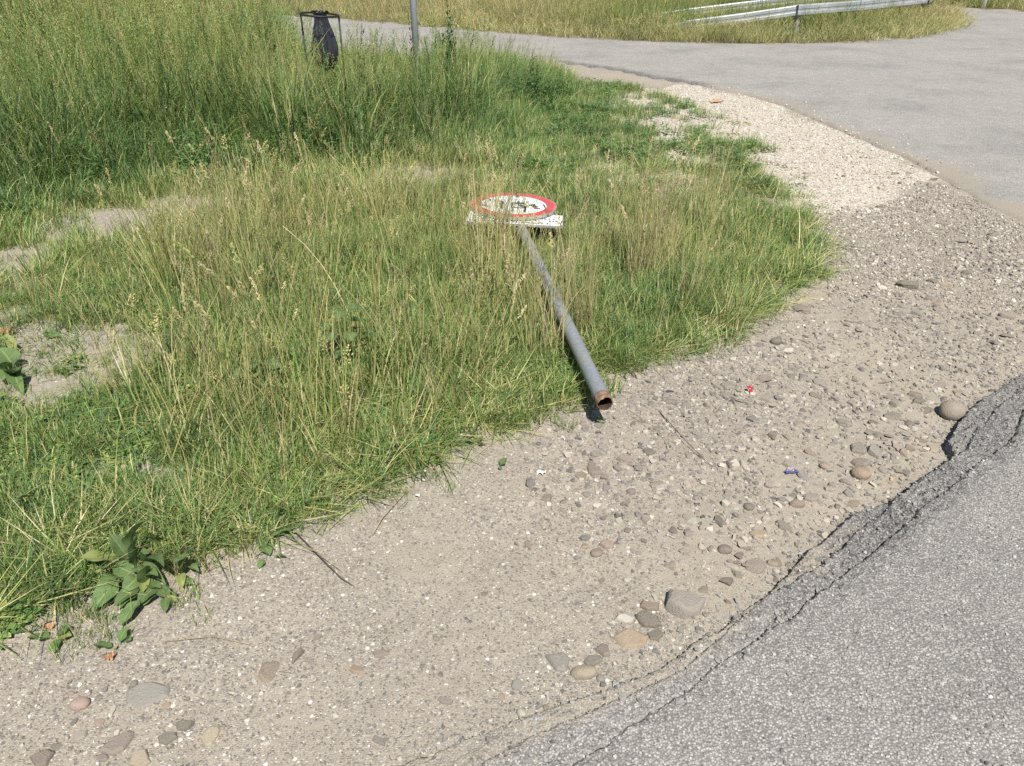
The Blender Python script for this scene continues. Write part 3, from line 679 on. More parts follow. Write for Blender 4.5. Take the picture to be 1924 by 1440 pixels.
# --- back field
LEAN = 0
def pxy(p): return project(p[:, 0], p[:, 1], np.zeros(len(p)))
keep = lambda x, y: 1 - .92*bare_mask(x, y)
SIGN_CLEAR = P2([(880,430),(1060,430),(1100,520),(1150,700),(1110,760),(1040,760),(1000,560),(960,470),(880,470)])
def sign_clear(x, y): return 1 - .5*inside(x, y, SIGN_CLEAR)                 # grass pressed down by the sign and its pole
def back_field():
    p = view(sample_poly(GRASS_BACK, 5200, lambda x, y: keep(x, y)*np.clip((8.0/y)**1.1, .15, 1)*in_view(x, y, 200, 300), .5), 200)
    px, py, c = pxy(p); cap = cap_height(p); edge = sdf(p[:, 0], p[:, 1], GRASS_BACK)
    tallh = np.clip(.20 + .60*sstep(.0, 1.5, edge) + .35*sstep(700, 200, px)*sstep(7, 11, p[:, 1]) + .25*nz(p, .8, 201), .16, 1.2)
    tallh = np.minimum(tallh, cap*RNG.uniform(.72, 1.02, len(p)))
    u = RNG.random(len(p)); tint = .20 + .42*nz(p, .55, 205) + .26*nz(p, 2.2, 207) + .085*RNG.normal(0, 1, len(p)) + .10*sstep(.6, 0, edge)
    tint = tint + .05*sstep(400, 900, px)
    isT = (u < .30) & (tallh > .4); isL = ~isT & (tallh > .22)
    add_grass('tall_grass', 'tall', p[isT], tallh[isT]/.78, tint[isT], lean=.15)
    add_grass('tall_grass', 'lush', p[isL], tallh[isL]/.55, tint[isL], lean=.15)
    m = ~isT & ~isL; add_grass('tall_grass', 'mid', p[m], tallh[m]/.24, tint[m])
    # undergrowth fills the gaps
    q = view(sample_poly(GRASS_BACK, 2600, lambda x, y: keep(x, y)*np.clip((7./y)**1.3, .1, 1)*in_view(x, y, 200, 300)), 200)
    add_grass('tall_grass', 'mid', q, np.minimum(RNG.uniform(.8, 1.5, len(q)), cap_height(q)/.26), .08+.3*nz(q, .8, 211))
    for k_ in range(34):                                            # tall bunches in front of the bag and around the post
        x_, y_ = (RNG.uniform(-2.05, -1.25), RNG.uniform(6.7, 7.45)) if k_ < 22 else (RNG.uniform(-.85, -.4), RNG.uniform(8.0, 8.9))
        q = np.array([[x_, y_]]); add_grass('tall_grass', 'tall', q, cap_height(q)*RNG.uniform(.9, 1.04)/.82, .16+.12*RNG.normal(), ws=np.array([1.1]))
    # leafy weeds towards the far left
    LF = np.array([(-8, 9.0), (-2.2, 8.7), (-2.0, 10.5), (-2.6, 13.3), (-10, 15.5)])
    q = sample_poly(LF, 900, lambda x, y: np.clip(.5+2*fbm(x, y, .7, 221), 0, 1))
    add_grass('leafy_weeds', 'leafy', q, np.minimum(RNG.uniform(.9, 1.5, len(q)), cap_height(q)/.78), .06+.1*RNG.random(len(q)), ws=RNG.uniform(1.0, 1.7, len(q)))
    q = sample_poly(GRASS_BACK, 420, lambda x, y: keep(x, y)*(y < 10)*np.clip(.1+2*fbm(x, y, 1.1, 225), 0, 1)*in_view(x, y))
    add_grass('leafy_weeds', 'leafy', q, np.minimum(RNG.uniform(.35, .8, len(q)), cap_height(q)/.8), .08+.1*RNG.random(len(q)), ws=RNG.uniform(.6, 1., len(q)))
back_field()
# --- front field
TRAIL = P2([(-100,620),(0,545),(120,505),(240,475),(300,445),(420,400),(600,376),(780,350),(900,344),(1010,325),(1010,245),(900,282),(760,306),(560,324),(420,339),(260,364),(120,391),(0,431),(-100,455)])
def front_field():
    dens = lambda x, y: keep(x, y)*np.clip((3.4/np.maximum(y, 1))**.8, .3, 1)*in_view(x, y, 200, 330)*np.clip(.62+1.9*fbm(x, y, 4.2, 229), .12, 1)*sign_clear(x, y)*thin(x, y)
    p = sample_poly(GRASS_FRONT, 2500, dens, .34); px, py, c = pxy(p); edge = sdf(p[:, 0], p[:, 1], GRASS_FRONT)
    left = sstep(330, 150, px)*sstep(560, 640, py); right = sstep(1000, 1150, px)
    mid_ = sstep(200, 330, px)*sstep(1000, 900, px)*sstep(930, 800, py)
    # ground layer: short grass, clover, straw everywhere; clumped, with dark gaps
    hs = np.clip(.30 + .18*sstep(0, .35, edge) + .9*nz(p, 2.2, 231) + .22*mid_ + .16*right - .08*left, .20, 1.0)*(1-.6*low_mask(p[:, 0], p[:, 1]))
    tint = .19 + .06*mid_ + .5*nz(p, 1.1, 233) + .3*nz(p, 4, 235) + .06*right - .10*left + .07*RNG.normal(0, 1, len(p))
    add_grass('meadow_grass', 'mid', p, hs, tint, ws=np.clip(hs, .7, 1.2), lean=.16)
    q = sample_poly(GRASS_FRONT, 3600, dens, .34); add_grass('meadow_grass', 'short', q, RNG.uniform(.6, 1.7, len(q)), .20+.5*nz(q, 1.5, 241)+.08*RNG.normal(0, 1, len(q)), lean=.14)
    q = sample_poly(GRASS_FRONT, 700, lambda x, y: dens(x, y)*np.clip(.3+2*fbm(x, y, 2.5, 244), 0, 1)); add_grass('clover_cover', 'clover', q, RNG.uniform(.3, .7, len(q)), .22+.3*nz(q, 1.5, 243), ws=RNG.uniform(.7, 1.3, len(q)))
    q = sample_poly(GRASS_FRONT, 1900, lambda x, y: keep(x, y)*np.clip((3.4/np.maximum(y, 1))**.8, .3, 1)*in_view(x, y, 150, 200)); add_grass('dead_straw', 'straw', q, RNG.uniform(.7, 1.4, len(q)), .1+.2*nz(q, 1.5, 245), ws=RNG.uniform(.7, 1.4, len(q)))
    # the dry stalks of the middle
    q = sample_poly(P2([(255,800),(330,860),(420,930),(600,900),(760,850),(860,800),(940,735),(1010,690),(1000,560),(950,470),(880,400),(760,372),(560,390),(400,420),(300,470),(250,560),(230,660)]), 290, lambda x, y: sign_clear(x, y)*keep(x, y)*np.clip(.62+1.6*fbm(x, y, 1.7, 251), .05, 1))
    e = nz(q, .9, 253); add_grass('dry_grass', 'dry', q, np.clip(.72+.5*e+.17*RNG.normal(0, 1, len(q)), .4, 1.1), .30+.28*nz(q, 1.6, 255)+.05*RNG.normal(0, 1, len(q)), ws=RNG.uniform(.8, 1.2, len(q)), lean=.15)
    q = sample_poly(GRASS_FRONT, 150, lambda x, y: keep(x, y)*in_view(x, y, 150, 250)*np.clip(.45+1.5*fbm(x, y, 1.2, 261), .03, 1)*(y < 6)); e = sdf(q[:, 0], q[:, 1], GRASS_FRONT)
    add_grass('dry_grass', 'drymid', q, np.clip(.4+.4*sstep(0, .5, e)+.15*RNG.normal(0, 1, len(q)), .3, 1.), .2+.3*nz(q, 1.6, 263), lean=.2)
    q = sample_poly(GRASS_FRONT, 420, lambda x, y: in_view(x, y, 150, 250)*(y < 7)*sstep(.22, .03, sdf(x, y, GRASS_FRONT))); n_ = len(q)
    add_grass('meadow_grass', 'flat', q, RNG.uniform(.5, 1.0, n_), .22+.4*nz(q, 2, 264)+.1*RNG.random(n_), ws=RNG.uniform(.7, 1.2, n_), lean=.2)
    # right hand clump
    q = sample_poly(P2([(1040,700),(1110,560),(1060,450),(1080,380),(1200,345),(1350,370),(1480,430),(1530,490),(1440,570),(1330,640),(1230,670),(1150,690)]), 190, lambda x, y: keep(x, y)*thin(x, y))
    add_grass('dry_grass', 'drymid', q, np.clip(.55+.5*nz(q, 2, 265)+.12*RNG.normal(0, 1, len(q)), .25, .9), .16+.3*nz(q, 2.2, 267)+.05*RNG.normal(0, 1, len(q)))
    q = np.concatenate([sample_poly(P2([(a-26,b),(a+26,b),(a+26,b-22),(a-26,b-22)]), n) for a, b, n in ((1205,545,13),(1225,520,9),(1330,460,6),(1290,600,4),(1085,640,5),(1150,480,4),(900,520,6),(935,500,5),(960,560,5),(1030,690,5),(1050,620,4))])
    add_grass('dry_grass', 'dry', q, RNG.uniform(.65, 1.05, len(q)), .44+.14*RNG.random(len(q)), ws=RNG.uniform(.6, .9, len(q)))
    # rough fringe over the trail and along the dirt edge
    q = sample_poly(TRAIL, 1500, lambda x, y: keep(x, y)*np.clip(.55+1.8*fbm(x, y, 2, 271), .03, 1), .2)
    add_grass('meadow_grass', 'short', q, RNG.uniform(.8, 1.9, len(q)), .3+.3*nz(q, 1.5, 273))
    q = sample_poly(TRAIL, 620, lambda x, y: keep(x, y)*np.clip(.45+1.8*fbm(x, y, 2, 272), .03, 1), .2)
    add_grass('meadow_grass', 'mid', q, RNG.uniform(.5, 1.1, len(q)), .3+.3*nz(q, 1.5, 275))
    for px0, py0, n in ((150,1190,3),(105,1165,4),(190,1160,3),(155,1210,2),(225,1190,2),(370,1150,2),(850,860,3),(965,815,3),(990,800,3),(1065,800,3),(1110,770,2),(1060,740,4),(1150,690,4),(820,905,3),(740,935,3),(1260,690,4),(1545,520,6),(1560,480,5),(330,1130,3)):
        c0 = at(px0, py0); q = np.array([(c0.x+RNG.normal(0, .03), c0.y+RNG.normal(0, .03)) for _ in range(n)])
        add_grass('meadow_grass', 'short', q, RNG.uniform(.5, 1.0, n), .25+.1*RNG.random(n), ws=RNG.uniform(.5, .8, n))
    # bare ground still carries a few wisps
    q = sample_poly(GRASS_FRONT, 90, lambda x, y: (bare_mask(x, y) > .4)*in_view(x, y)*1.0); add_grass('meadow_grass', 'short', q, RNG.uniform(.4, 1.1, len(q)), .3+.1*RNG.random(len(q)), ws=RNG.uniform(.4, .8, len(q)))
    q = sample_poly(GRASS_BACK, 110, lambda x, y: (bare_mask(x, y) > .4)*in_view(x, y)*1.0); add_grass('meadow_grass', 'short', q, RNG.uniform(.5, 1.4, len(q)), .3+.1*RNG.random(len(q)), ws=RNG.uniform(.5, .9, len(q)))
front_field()
# --- sparse cover on the gravel
def weed_zone():
    d = lambda x, y: np.clip(.05+2.3*fbm(x, y, 2.6, 281) + .75*sstep(1.9, .8, x), .0, 1)
    q = sample_poly(WEED_ZONE, 1150, d); add_grass('meadow_grass', 'short', q, RNG.uniform(.8, 2.0, len(q)), .24+.35*nz(q, 1.6, 283)+.05*RNG.normal(0, 1, len(q)), ws=RNG.uniform(.9, 1.7, len(q)))
    q = sample_poly(WEED_ZONE, 420, d); add_grass('meadow_grass', 'mid', q, RNG.uniform(.35, .85, len(q)), .24+.35*nz(q, 1.6, 285))
    q = sample_poly(WEED_ZONE, 200, d); add_grass('clover_cover', 'clover', q, RNG.uniform(.9, 1.8, len(q)), .12+.25*nz(q, 1.6, 287))
    q = sample_poly(WEED_ZONE, 260, d); add_grass('dead_straw', 'straw', q, RNG.uniform(.7, 1.4, len(q)), .15+.1*RNG.random(len(q)), ws=RNG.uniform(.8, 1.3, len(q)))
weed_zone()
# --- traffic island and the far verges
def far_grass():
    q = sample_poly(ISLE, 2600, lambda x, y: np.clip((17/y)**2, .08, 1)*in_view(x, y, 260, 50)); e = sdf(q[:, 0], q[:, 1], ISLE)
    px, py, c = pxy(q)
    green = np.clip(sstep(0.25, .5, .5+nz(q, .45, 291)*1.6) , 0, 1)
    h = np.clip(.25+.55*sstep(0, 1.3, e)+.3*nz(q, .8, 293), .15, 1.0)
    ry = np.interp(px, [1235, 1505, 1620, 1745], [17.6, 17.0, 17.9, 19.6]); kk = (H/2 - np.interp(px, [1100, 1220, 1260, 1400, 1500, 1600, 1745, 1790], [-60, -20, 50, 40, 32, 27, 16, -10]))/FPX
    top_ = CAM_H - q[:, 1]*(SP - kk*CP)/(CP + kk*SP); low = (q[:, 1] < ry + .3) & (RNG.random(len(q)) < .88)
    kb = (H/2 - np.interp(px, [1100, 1220, 1300, 1400, 1560, 1700], [-60, 26, 25, 16, 4, -40]))/FPX; tb = CAM_H - q[:, 1]*(SP - kb*CP)/(CP + kb*SP)
    h = np.where((q[:, 1] >= ry + .3) & (q[:, 1] < 20.3) & (RNG.random(len(q)) < .85), np.minimum(h, np.clip(tb, .08, 2)), h)
    h = np.where(low, np.minimum(h, np.clip(top_, .08, 2)), h)      # grass is kept short in front of the rails
    add_grass('island_grass', 'hay', q, h/.80, np.clip(.46 - .30*green*sstep(0, 1, e)*sstep(1000, 1150, px) + .12*nz(q, 2.0, 295) + .05*RNG.normal(0, 1, len(q)), .05, .75), ws=RNG.uniform(.8, 1.3, len(q)))
    for (a, b, n) in ((1190,66,26),(1225,60,18),(1480,60,14),(1540,56,14),(1300,62,10)):      # darker green bunches by the rail
        c0 = at(a, b); s = np.stack([c0.x+RNG.normal(0, .35, n), c0.y+RNG.normal(0, .45, n)], -1)
        add_grass('island_grass', 'tall', s, RNG.uniform(.35, .62, n), .12+.08*RNG.random(n), ws=RNG.uniform(1., 1.5, n))
    V = np.array([tuple(at(1640, 5)[:2]), tuple(at(1800, 14)[:2]), tuple(at(1924, 21)[:2]), tuple(at(2300, 34)[:2]), (34, 24), (40, 60), (0, 60), (2.2, 36.5)])
    q = sample_poly(V, 1300, lambda x, y: np.clip((24/y)**2, .05, 1)*in_view(x, y, 500, 50)); e = sdf(q[:, 0], q[:, 1], V)
    add_grass('verge_grass', 'hay', q, np.clip(.3+.6*sstep(0, 1.5, e), .2, 1.)/.75, .22+.3*nz(q, .5, 301), ws=RNG.uniform(.9, 1.6, len(q)))
    B = np.array([(-22, 27), (-22, 36), (-6, 31), (4, 26), (4.5, 22), (-2, 21.5)])
far_grass()
def flush_grass():
    LAB = {'tall_grass': ('lush green knee-high meadow grass filling the verge behind the trail', 'grass'),
           'leafy_weeds': ('dark leafy weeds growing among the tall green grass', 'weeds'),
           'meadow_grass': ('short green grass around the fallen sign and dirt edge', 'grass'),
           'clover_cover': ('low round-leaved clover growing under the grass', 'ground cover'),
           'dead_straw': ('dead straw lying on the soil between grass tufts', 'straw'),
           'dry_grass': ('yellowing seed-headed grass stalks around the fallen sign pole', 'grass'),
           'island_grass': ('straw-coloured hay grass on the island under the guard rails', 'grass'),
           'verge_grass': ('brownish green grass on the bank beyond the side road', 'grass')}
    for obj, parts in GRASS.items():
        kinds = []; protos = []; off = {}
        for k, *_ in parts:
            if k not in off: off[k] = len(protos); protos += K[k]
        P_, R_, S_, I_, T_ = [], [], [], [], []
        for k, p, hs, ws, tint, lean in parts:
            n = len(p); z = ground_z(p[:, 0], p[:, 1])
            P_.append(np.stack([p[:, 0], p[:, 1], z], -1))
            R_.append(np.stack([RNG.normal(0, lean, n), RNG.normal(0, lean, n), RNG.uniform(0, TAU, n)], -1))
            S_.append(np.stack([ws, ws, hs], -1)); I_.append(off[k] + RNG.integers(0, len(K[k]), n))
            T_.append(np.stack([np.clip(tint, 0, .95), RNG.random(n), RNG.random(n)], -1))
        scatter(obj, protos, np.concatenate(P_), np.concatenate(R_), np.concatenate(S_), np.concatenate(I_), np.concatenate(T_), *LAB[obj])
flush_grass()

# ================================================================== INDIVIDUAL STONES
PAL = {'g': (.25, .235, .225), 'lg': (.36, .34, .31), 'd': (.085, .085, .09), 'dg': (.13, .135, .125), 'p': (.235, .185, .185), 'dp': (.15, .115, .12),
       'm': (.30, .245, .23), 't': (.40, .335, .245), 'o': (.42, .30, .19), 'w': (.72, .69, .61), 'b': (.215, .165, .125), 'bg': (.25, .26, .265), 'k': (.42, .29, .245), 'y': (.47, .41, .28)}
ROCKS = [rock_mesh('stone', 3, 600+i, RNG.uniform(.3, .5), 8, M_STONE, lo=.28, hi=.62) for i in range(12)]
ROUND = [rock_mesh('round_stone', 3, 640+i, .8, 5, M_STONE, rnd=.45, lo=.75, hi=.95) for i in range(4)]
SLABS = [slab_mesh(660+i) for i in range(14)]
N_STONE = [0]
MARKS = [((1405,738),'the red bottle cap'),((1488,889),'the blue foil wrapper'),((1787,778),'the mauve boulder'),((1136,770),'the open pipe end'),((1617,893),'the orange-tan cobble'),((1360,946),'the large chalky stone'),((1284,1140),'the biggest pale flat stone'),
 ((1185,1200),'the orange-brown slab'),((980,1342),'the round white pebble'),((278,1305),'the broad bluish slab'),((223,1398),'the mauve slab in grit'),((508,1264),'the brown diamond slab'),((670,1257),'the orange flat chip'),((1675,898),'the cigarette butt'),((1697,540),'the asphalt lump on the gravel wedge'),
 ((1850,470),'the side road edge'),((1422,1069),'the knobbly mauve stone'),((1505,582),'the wide purple slab'),((1640,330),'the pale limestone chippings'),((1017,892),'the torn white paper'),((1900,620),'the far end of the asphalt ledge')]
MARKW = [(at(*m)[:2], t_) for m, t_ in MARKS]
CNAME = {'g': 'grey', 'lg': 'light grey', 'd': 'charcoal', 'dg': 'dark slate', 'p': 'purplish grey', 'dp': 'dark purple-brown', 'm': 'mauve', 't': 'tan', 'o': 'orange-tan', 'w': 'chalky white', 'b': 'brown', 'bg': 'bluish grey', 'k': 'pinkish', 'y': 'pale yellow'}
def stone_label(x, y, wm, col, form):
    k = min(MARKW, key=lambda m: (m[0][0]-x)**2 + (m[0][1]-y)**2)[1]
    size = 'tiny' if wm < .022 else 'small' if wm < .045 else 'large'
    lab = '%s %s %s near %s' % (size, CNAME[col], {'r': 'angular stone', 'o': 'rounded stone', 's': 'flat stone chip'}[form], k)
    return lab, '%s stones near %s' % (CNAME[col], k)
def stone(px, py, wpx, asp=.7, col='g', form='r', label=None, name='stone', sink=.35, rz=None, h=None):
    c = at(px, py); rng = math.sqrt(c.x**2+c.y**2+CAM_H**2); wm = wpx/FPX*rng*.97
    pool = {'r': ROCKS, 'o': ROUND, 's': SLABS}[form]
    o = bpy.data.objects.new(name, random.choice(pool)); COL.objects.link(o)
    hz = (h or {'r': random.uniform(.42, .62), 'o': .6, 's': .3}[form])*wm
    s, t = road_st(np.array([c.x]), np.array([c.y]))
    z = max(float(ground_z(np.array([c.x]), np.array([c.y]))[0]), float(road_z(s, t)[0]))
    o.location = (c.x, c.y, z + hz*.5*(.65-sink))
    o.scale = (wm/2, wm*min(1.2, asp/.72)/2, hz/2)
    o.rotation_euler = (random.gauss(0, .1), random.gauss(0, .1), random.gauss(0, .35) if rz is None else rz)
    b = PAL[col]; k = random.uniform(.85, 1.12); o.color = (b[0]*k, b[1]*k*random.uniform(.97, 1.03), b[2]*k, 1)
    if label: tag(o, label, 'stone')
    else:
        lb, gr_ = stone_label(c.x, c.y, wm, col, form); tag(o, lb, 'stone', gr_)
    N_STONE[0] += 1
    return o
def crop(x0, y0, sc, items):
    for it in items:
        x, y, w = it[:3]; stone(x0+x/sc, y0+y/sc, w/sc, *it[3:])
crop(1340, 680, 3.272, [(90,155,95,.6,'g','s'),(85,215,95,.55,'g','s'),(35,155,50,.8,'g'),(335,235,105,.55,'lg','s'),(310,115,110,.7,'p'),(480,45,50,1.1,'d'),(492,95,62,.8,'dg'),(650,130,70,.7,'lg','s'),(172,250,75,.4,'g'),
 (1050,128,78,.35,'b'),(1485,70,50,.5,'d'),(1110,22,52,.5,'w','o'),(870,115,42,.6,'d'),(1400,150,85,.5,'p'),(1500,190,60,.8,'t'),(1250,212,95,.6,'p','s'),(1262,242,80,.6,'dg','s'),(1320,250,48,.7,'w'),(1318,302,78,.7,'dp'),
 (1165,405,55,.8,'w'),(1182,447,68,.7,'bg'),(1242,410,42,.7,'w'),(972,370,72,.8,'d'),(800,378,112,.45,'g','s'),(1200,372,55,.8,'dp'),(1355,527,85,.8,'t'),(1200,525,72,.6,'b'),(890,535,115,.7,'g','s'),(985,562,75,.8,'lg'),
 (600,562,72,.5,'b'),(905,620,112,.55,'p','s'),(690,645,72,.8,'k','o'),(780,640,42,1.2,'g'),(558,708,74,.7,'bg'),(475,640,92,.7,'lg','s'),(312,688,64,.7,'lg'),(250,580,40,.6,'w'),(820,745,76,.6,'p'),(500,823,60,.7,'dg'),
 (515,880,92,.5,'b','o'),(605,838,110,.6,'lg','s'),(685,825,42,.9,'lg'),(870,868,90,.6,'b'),(88,815,70,.7,'g'),(222,892,66,.95,'d','o'),(30,985,62,.8,'d'),(432,1020,66,.9,'g'),
 (70,1155,82,.6,'dp','o'),(212,1150,64,.6,'p'),(145,1305,70,.8,'dg'),(82,1350,95,.35,'dp'),(388,1285,40,.8,'w','o'),(382,1235,75,1.0,'b'),(100,1225,52,.7,'p'),(470,1250,62,.8,'b'),(385,1335,40,.8,'dp'),
 (640,65,50,.6,'g'),(760,125,45,.5,'g'),(770,100,50,.5,'lg'),(1080,225,72,.5,'p'),(1110,265,60,.5,'g'),(630,205,70,.6,'dp'),(740,225,60,.6,'g'),(905,280,55,.6,'b'),(640,290,50,.6,'g'),(550,295,45,.7,'d'),(360,465,60,.6,'p'),(455,465,65,.5,'b'),
 (215,485,40,.9,'dp'),(100,630,55,.9,'p'),(1080,455,60,.8,'p'),(960,430,55,.8,'g'),(1000,440,60,.8,'p'),(1040,470,50,.9,'g'),(1110,600,55,.7,'lg'),(1170,560,50,.7,'t'),(1260,470,50,.7,'b'),(1300,480,45,.8,'p'),(1230,620,50,.6,'t'),(1000,735,60,.5,'lg'),(1130,660,45,.7,'t')])
crop(900, 900, 2.667, [(880,785,80,.7,'d','s'),(725,705,112,.45,'w','s'),(570,910,100,.45,'dg','s'),(525,980,132,.5,'t','o'),(610,1000,42,.8,'bg','o'),(325,855,50,.8,'lg'),(625,865,82,.7,'p','s'),(850,640,100,.5,'b','s'),
 (590,375,66,.75,'b','o'),(1235,355,72,.6,'dp','o'),(1350,350,60,.6,'p'),(1285,470,56,.7,'dg'),(1235,510,80,.4,'dp'),(745,260,40,.7,'d','o'),(975,250,46,.8,'d'),(1070,220,80,.4,'w','s'),(945,165,58,.6,'w'),
 (615,505,40,.8,'d'),(590,570,36,.8,'w'),(740,505,36,.8,'w','o'),(895,425,32,.8,'w'),(30,580,40,.9,'d'),(500,690,42,.8,'lg'),(190,1035,62,.8,'bg','s'),(430,815,32,.8,'d'),(650,330,90,.6,'k','s'),(820,310,42,.7,'d'),(530,330,50,.6,'t'),
 (245,330,36,1.0,'b'),(250,605,30,.7,'d'),(375,470,30,.8,'d'),(720,610,30,.7,'d'),(810,420,34,.7,'g'),(760,735,40,.6,'lg'),(1040,330,40,.7,'p'),(1120,340,40,.9,'b'),(1305,380,48,.7,'dp'),(1290,420,50,.6,'p'),(1480,430,60,.9,'t'),(1010,755,45,.6,'lg'),(960,765,26,.9,'d'),(1140,680,40,.9,'g'),(1240,615,50,.6,'b'),(1130,560,60,.7,'b'),(340,100,70,.6,'p','s'),(760,65,50,.7,'dp'),(740,120,50,.7,'p'),(885,30,80,.6,'dg'),(820,5,50,.6,'dp'),(1010,125,30,.8,'lg')])
crop(0, 1180, 3.207, [(490,475,105,.55,'k','o'),(1785,175,58,.9,'dp'),(1115,590,112,.5,'d','s'),(1010,660,105,.5,'dg','s'),(1270,650,112,.8,'y','s'),(260,810,132,.5,'dp','s'),(850,790,132,.7,'t','s'),(340,720,62,.6,'d'),
 (680,505,38,.9,'w'),(885,500,38,.9,'w'),(145,755,36,.7,'w'),(700,650,36,.8,'w'),(1680,625,36,.9,'w'),(1600,690,40,.8,'w'),(1190,420,40,.4,'w'),(800,550,30,.8,'w'),(480,660,70,.7,'lg','s'),(810,345,40,.8,'dg','o'),(600,420,36,.8,'d'),(1860,200,60,.4,'p'),(1530,330,30,.8,'w'),(860,225,36,.7,'w'),(1020,295,36,.8,'w'),(1110,330,36,.7,'t'),(455,570,34,.9,'d'),(1130,430,40,.7,'p'),(1000,470,50,.6,'o','s'),(600,575,60,.5,'k','s'),(420,330,36,.8,'p'),(430,400,40,.5,'k','o'),(1430,420,40,.8,'bg'),(1745,770,62,.5,'lg'),(900,795,36,.8,'w'),(230,765,40,.9,'t'),(620,790,70,.5,'p','s')])
crop(500, 1180, 3.207, [(1075,440,95,.4,'g','s'),(680,680,95,.3,'bg','s'),(1285,125,46,.6,'d'),(415,520,46,.8,'w'),(310,675,36,.8,'w'),(140,770,62,.5,'lg'),(995,765,42,.7,'w'),(1685,480,36,.9,'b','o'),(940,232,26,.9,'d','o'),(1055,270,34,.8,'d'),(920,395,40,.3,'k'),(1345,405,34,.5,'w'),(1220,455,30,.7,'w'),(1260,650,30,1.0,'w'),(310,60,60,.5,'p'),(1025,65,44,.6,'b','o'),(690,155,90,.4,'m','s'),(1420,420,45,.9,'k','s'),(265,200,50,.4,'p'),(650,398,22,.7,'w'),(1575,90,26,.8,'w'),(1670,85,40,.8,'w')])
crop(900, 700, 3.498, [(960,525,58,.6,'w','s'),(980,490,80,.7,'t','s'),(900,625,84,.7,'g'),(960,580,112,.6,'m','s'),(1115,525,84,.8,'d','s'),(1165,738,82,.5,'d'),(1000,788,62,.7,'dp','o'),(970,855,56,.7,'d'),(895,820,46,.8,'b'),(860,455,42,.9,'w'),(1175,372,86,.5,'p','s'),(685,352,72,.6,'p'),(600,580,72,.7,'k','s'),(670,680,92,.7,'b','s'),(760,650,105,.6,'p','s'),(740,620,60,.8,'dp'),(820,690,70,.5,'g'),(1080,600,60,.7,'g'),(1040,640,60,.6,'g'),(1090,700,60,.8,'dg'),(1250,610,54,.5,'t'),(1440,405,70,.7,'bg'),(1330,560,45,.7,'lg'),(1380,360,60,.6,'bg'),(1360,230,70,.6,'g','s'),(1240,200,70,.5,'g'),(1430,150,62,.6,'g'),(1400,640,30,.8,'lg'),(1420,785,42,.7,'lg'),(1790,595,60,.5,'d')])
crop(1500, 280, 4.0, [(1225,705,72,.7,'bg'),(1295,712,66,.8,'o'),(1450,690,60,.6,'lg'),(1445,655,80,.5,'g'),(1105,580,50,.4,'d'),(1180,565,50,.5,'d'),(1150,800,48,.7,'g'),(1215,825,48,.6,'w'),(1255,940,60,.6,'d','o'),(1410,890,60,.5,'d'),(1455,885,55,.6,'d'),(780,820,60,.5,'p'),(595,800,30,.7,'dp'),(1005,1005,80,.45,'d'),(1090,1030,90,.4,'o','s'),(985,1125,70,.7,'p','s'),(1045,1165,80,.5,'k','s'),(890,1235,95,.5,'bg','s'),(1090,1220,66,.8,'g'),(1035,1310,70,.6,'d'),(40,1225,110,.6,'p','s'),(250,1095,48,.4,'d'),(105,1285,60,.6,'lg'),(355,1295,40,.7,'b'),(360,1325,50,.6,'g'),(440,900,40,.7,'g'),(800,940,40,.5,'p'),(1570,1265,120,.4,'m','s'),(1610,820,60,.6,'d'),(1500,830,40,.7,'b'),(1680,1310,50,.6,'d'),(1570,1410,100,.5,'dp'),(1670,710,50,.6,'g'),(335,205,34,.5,'dp'),(585,195,40,.6,'dg'),(720,455,56,.7,'bg'),(730,190,60,.3,'p'),(820,187,60,.3,'p'),(1020,240,66,.25,'g'),(990,300,40,.6,'d'),(760,260,36,.5,'g'),(915,115,34,.6,'d'),(400,100,44,.3,'p'),(1010,365,60,.25,'lg'),(850,365,30,.7,'bg'),(400,555,44,.6,'b'),(600,440,70,.3,'b'),(1060,570,40,.5,'b'),(1330,1390,60,.5,'dp')])
# stones one can single out
stone(1787, 778, 44, .75, 'm', 'o', 'fat mauve boulder perched on rubble beside the broken asphalt edge', sink=-.1, h=.7)
stone(1680, 785, 36, .6, 'dg', 'r', 'dark slate wedge pointing towards the mauve boulder', h=.35)
stone(1617, 893, 34, .68, 'o', 'o', 'rounded orange-tan cobble among grey chips near the broken asphalt', h=.6, sink=.1)
stone(1360, 946, 22, .8, 'w', 'r', 'large chalky white stone beside a dark rounded pebble', h=.8, sink=.05)
stone(1422, 1069, 42, .85, 'm', 'r', 'knobbly mauve stone close to the lower asphalt ledge', h=.6)
stone(1425, 1005, 34, .6, 'o', 's', 'pinkish orange flat stone pressed flush into pale dust')
stone(1284, 1140, 74, .62, 'lg', 's', 'biggest pale grey flat stone sitting against the asphalt ledge', h=.35, sink=.0)
stone(1217, 1166, 52, .45, 'd', 's', 'long charcoal stone next to the orange-brown slab')
stone(1185, 1200, 70, .6, 'o', 's', 'orange-brown slab pressed flush into the dirt', h=.2, sink=.5)
stone(1052, 1247, 52, .6, 'bg', 's', 'triangular blue-grey slab embedded in the gravelly dirt', h=.2, sink=.45)
stone(980, 1342, 16, .95, 'w', 'o', 'round bright white pebble beside the asphalt ledge', h=.7, sink=.0)
stone(278, 1305, 80, .48, 'bg', 's', 'broad bluish grey slab worn flush with the dirt', h=.14, sink=.55)
stone(508, 1264, 44, .9, 'b', 's', 'brown diamond-shaped slab set flush in grit', h=.16, sink=.5)
stone(223, 1398, 58, .5, 'm', 's', 'mauve slab surrounded by white chips in the grit', h=.2, sink=.4)
stone(670, 1257, 30, .55, 'o', 's', 'bright orange flat chip lying alone on grit', h=.2, sink=.4)
stone(1104, 820, 14, .8, 'w', 'r', 'white pebble just below the open pipe end', h=.7, sink=.0)
stone(1458, 645, 22, .6, 'd', 'o', 'smooth dark blue-grey pebble near the grass corner', h=.6, sink=.05)
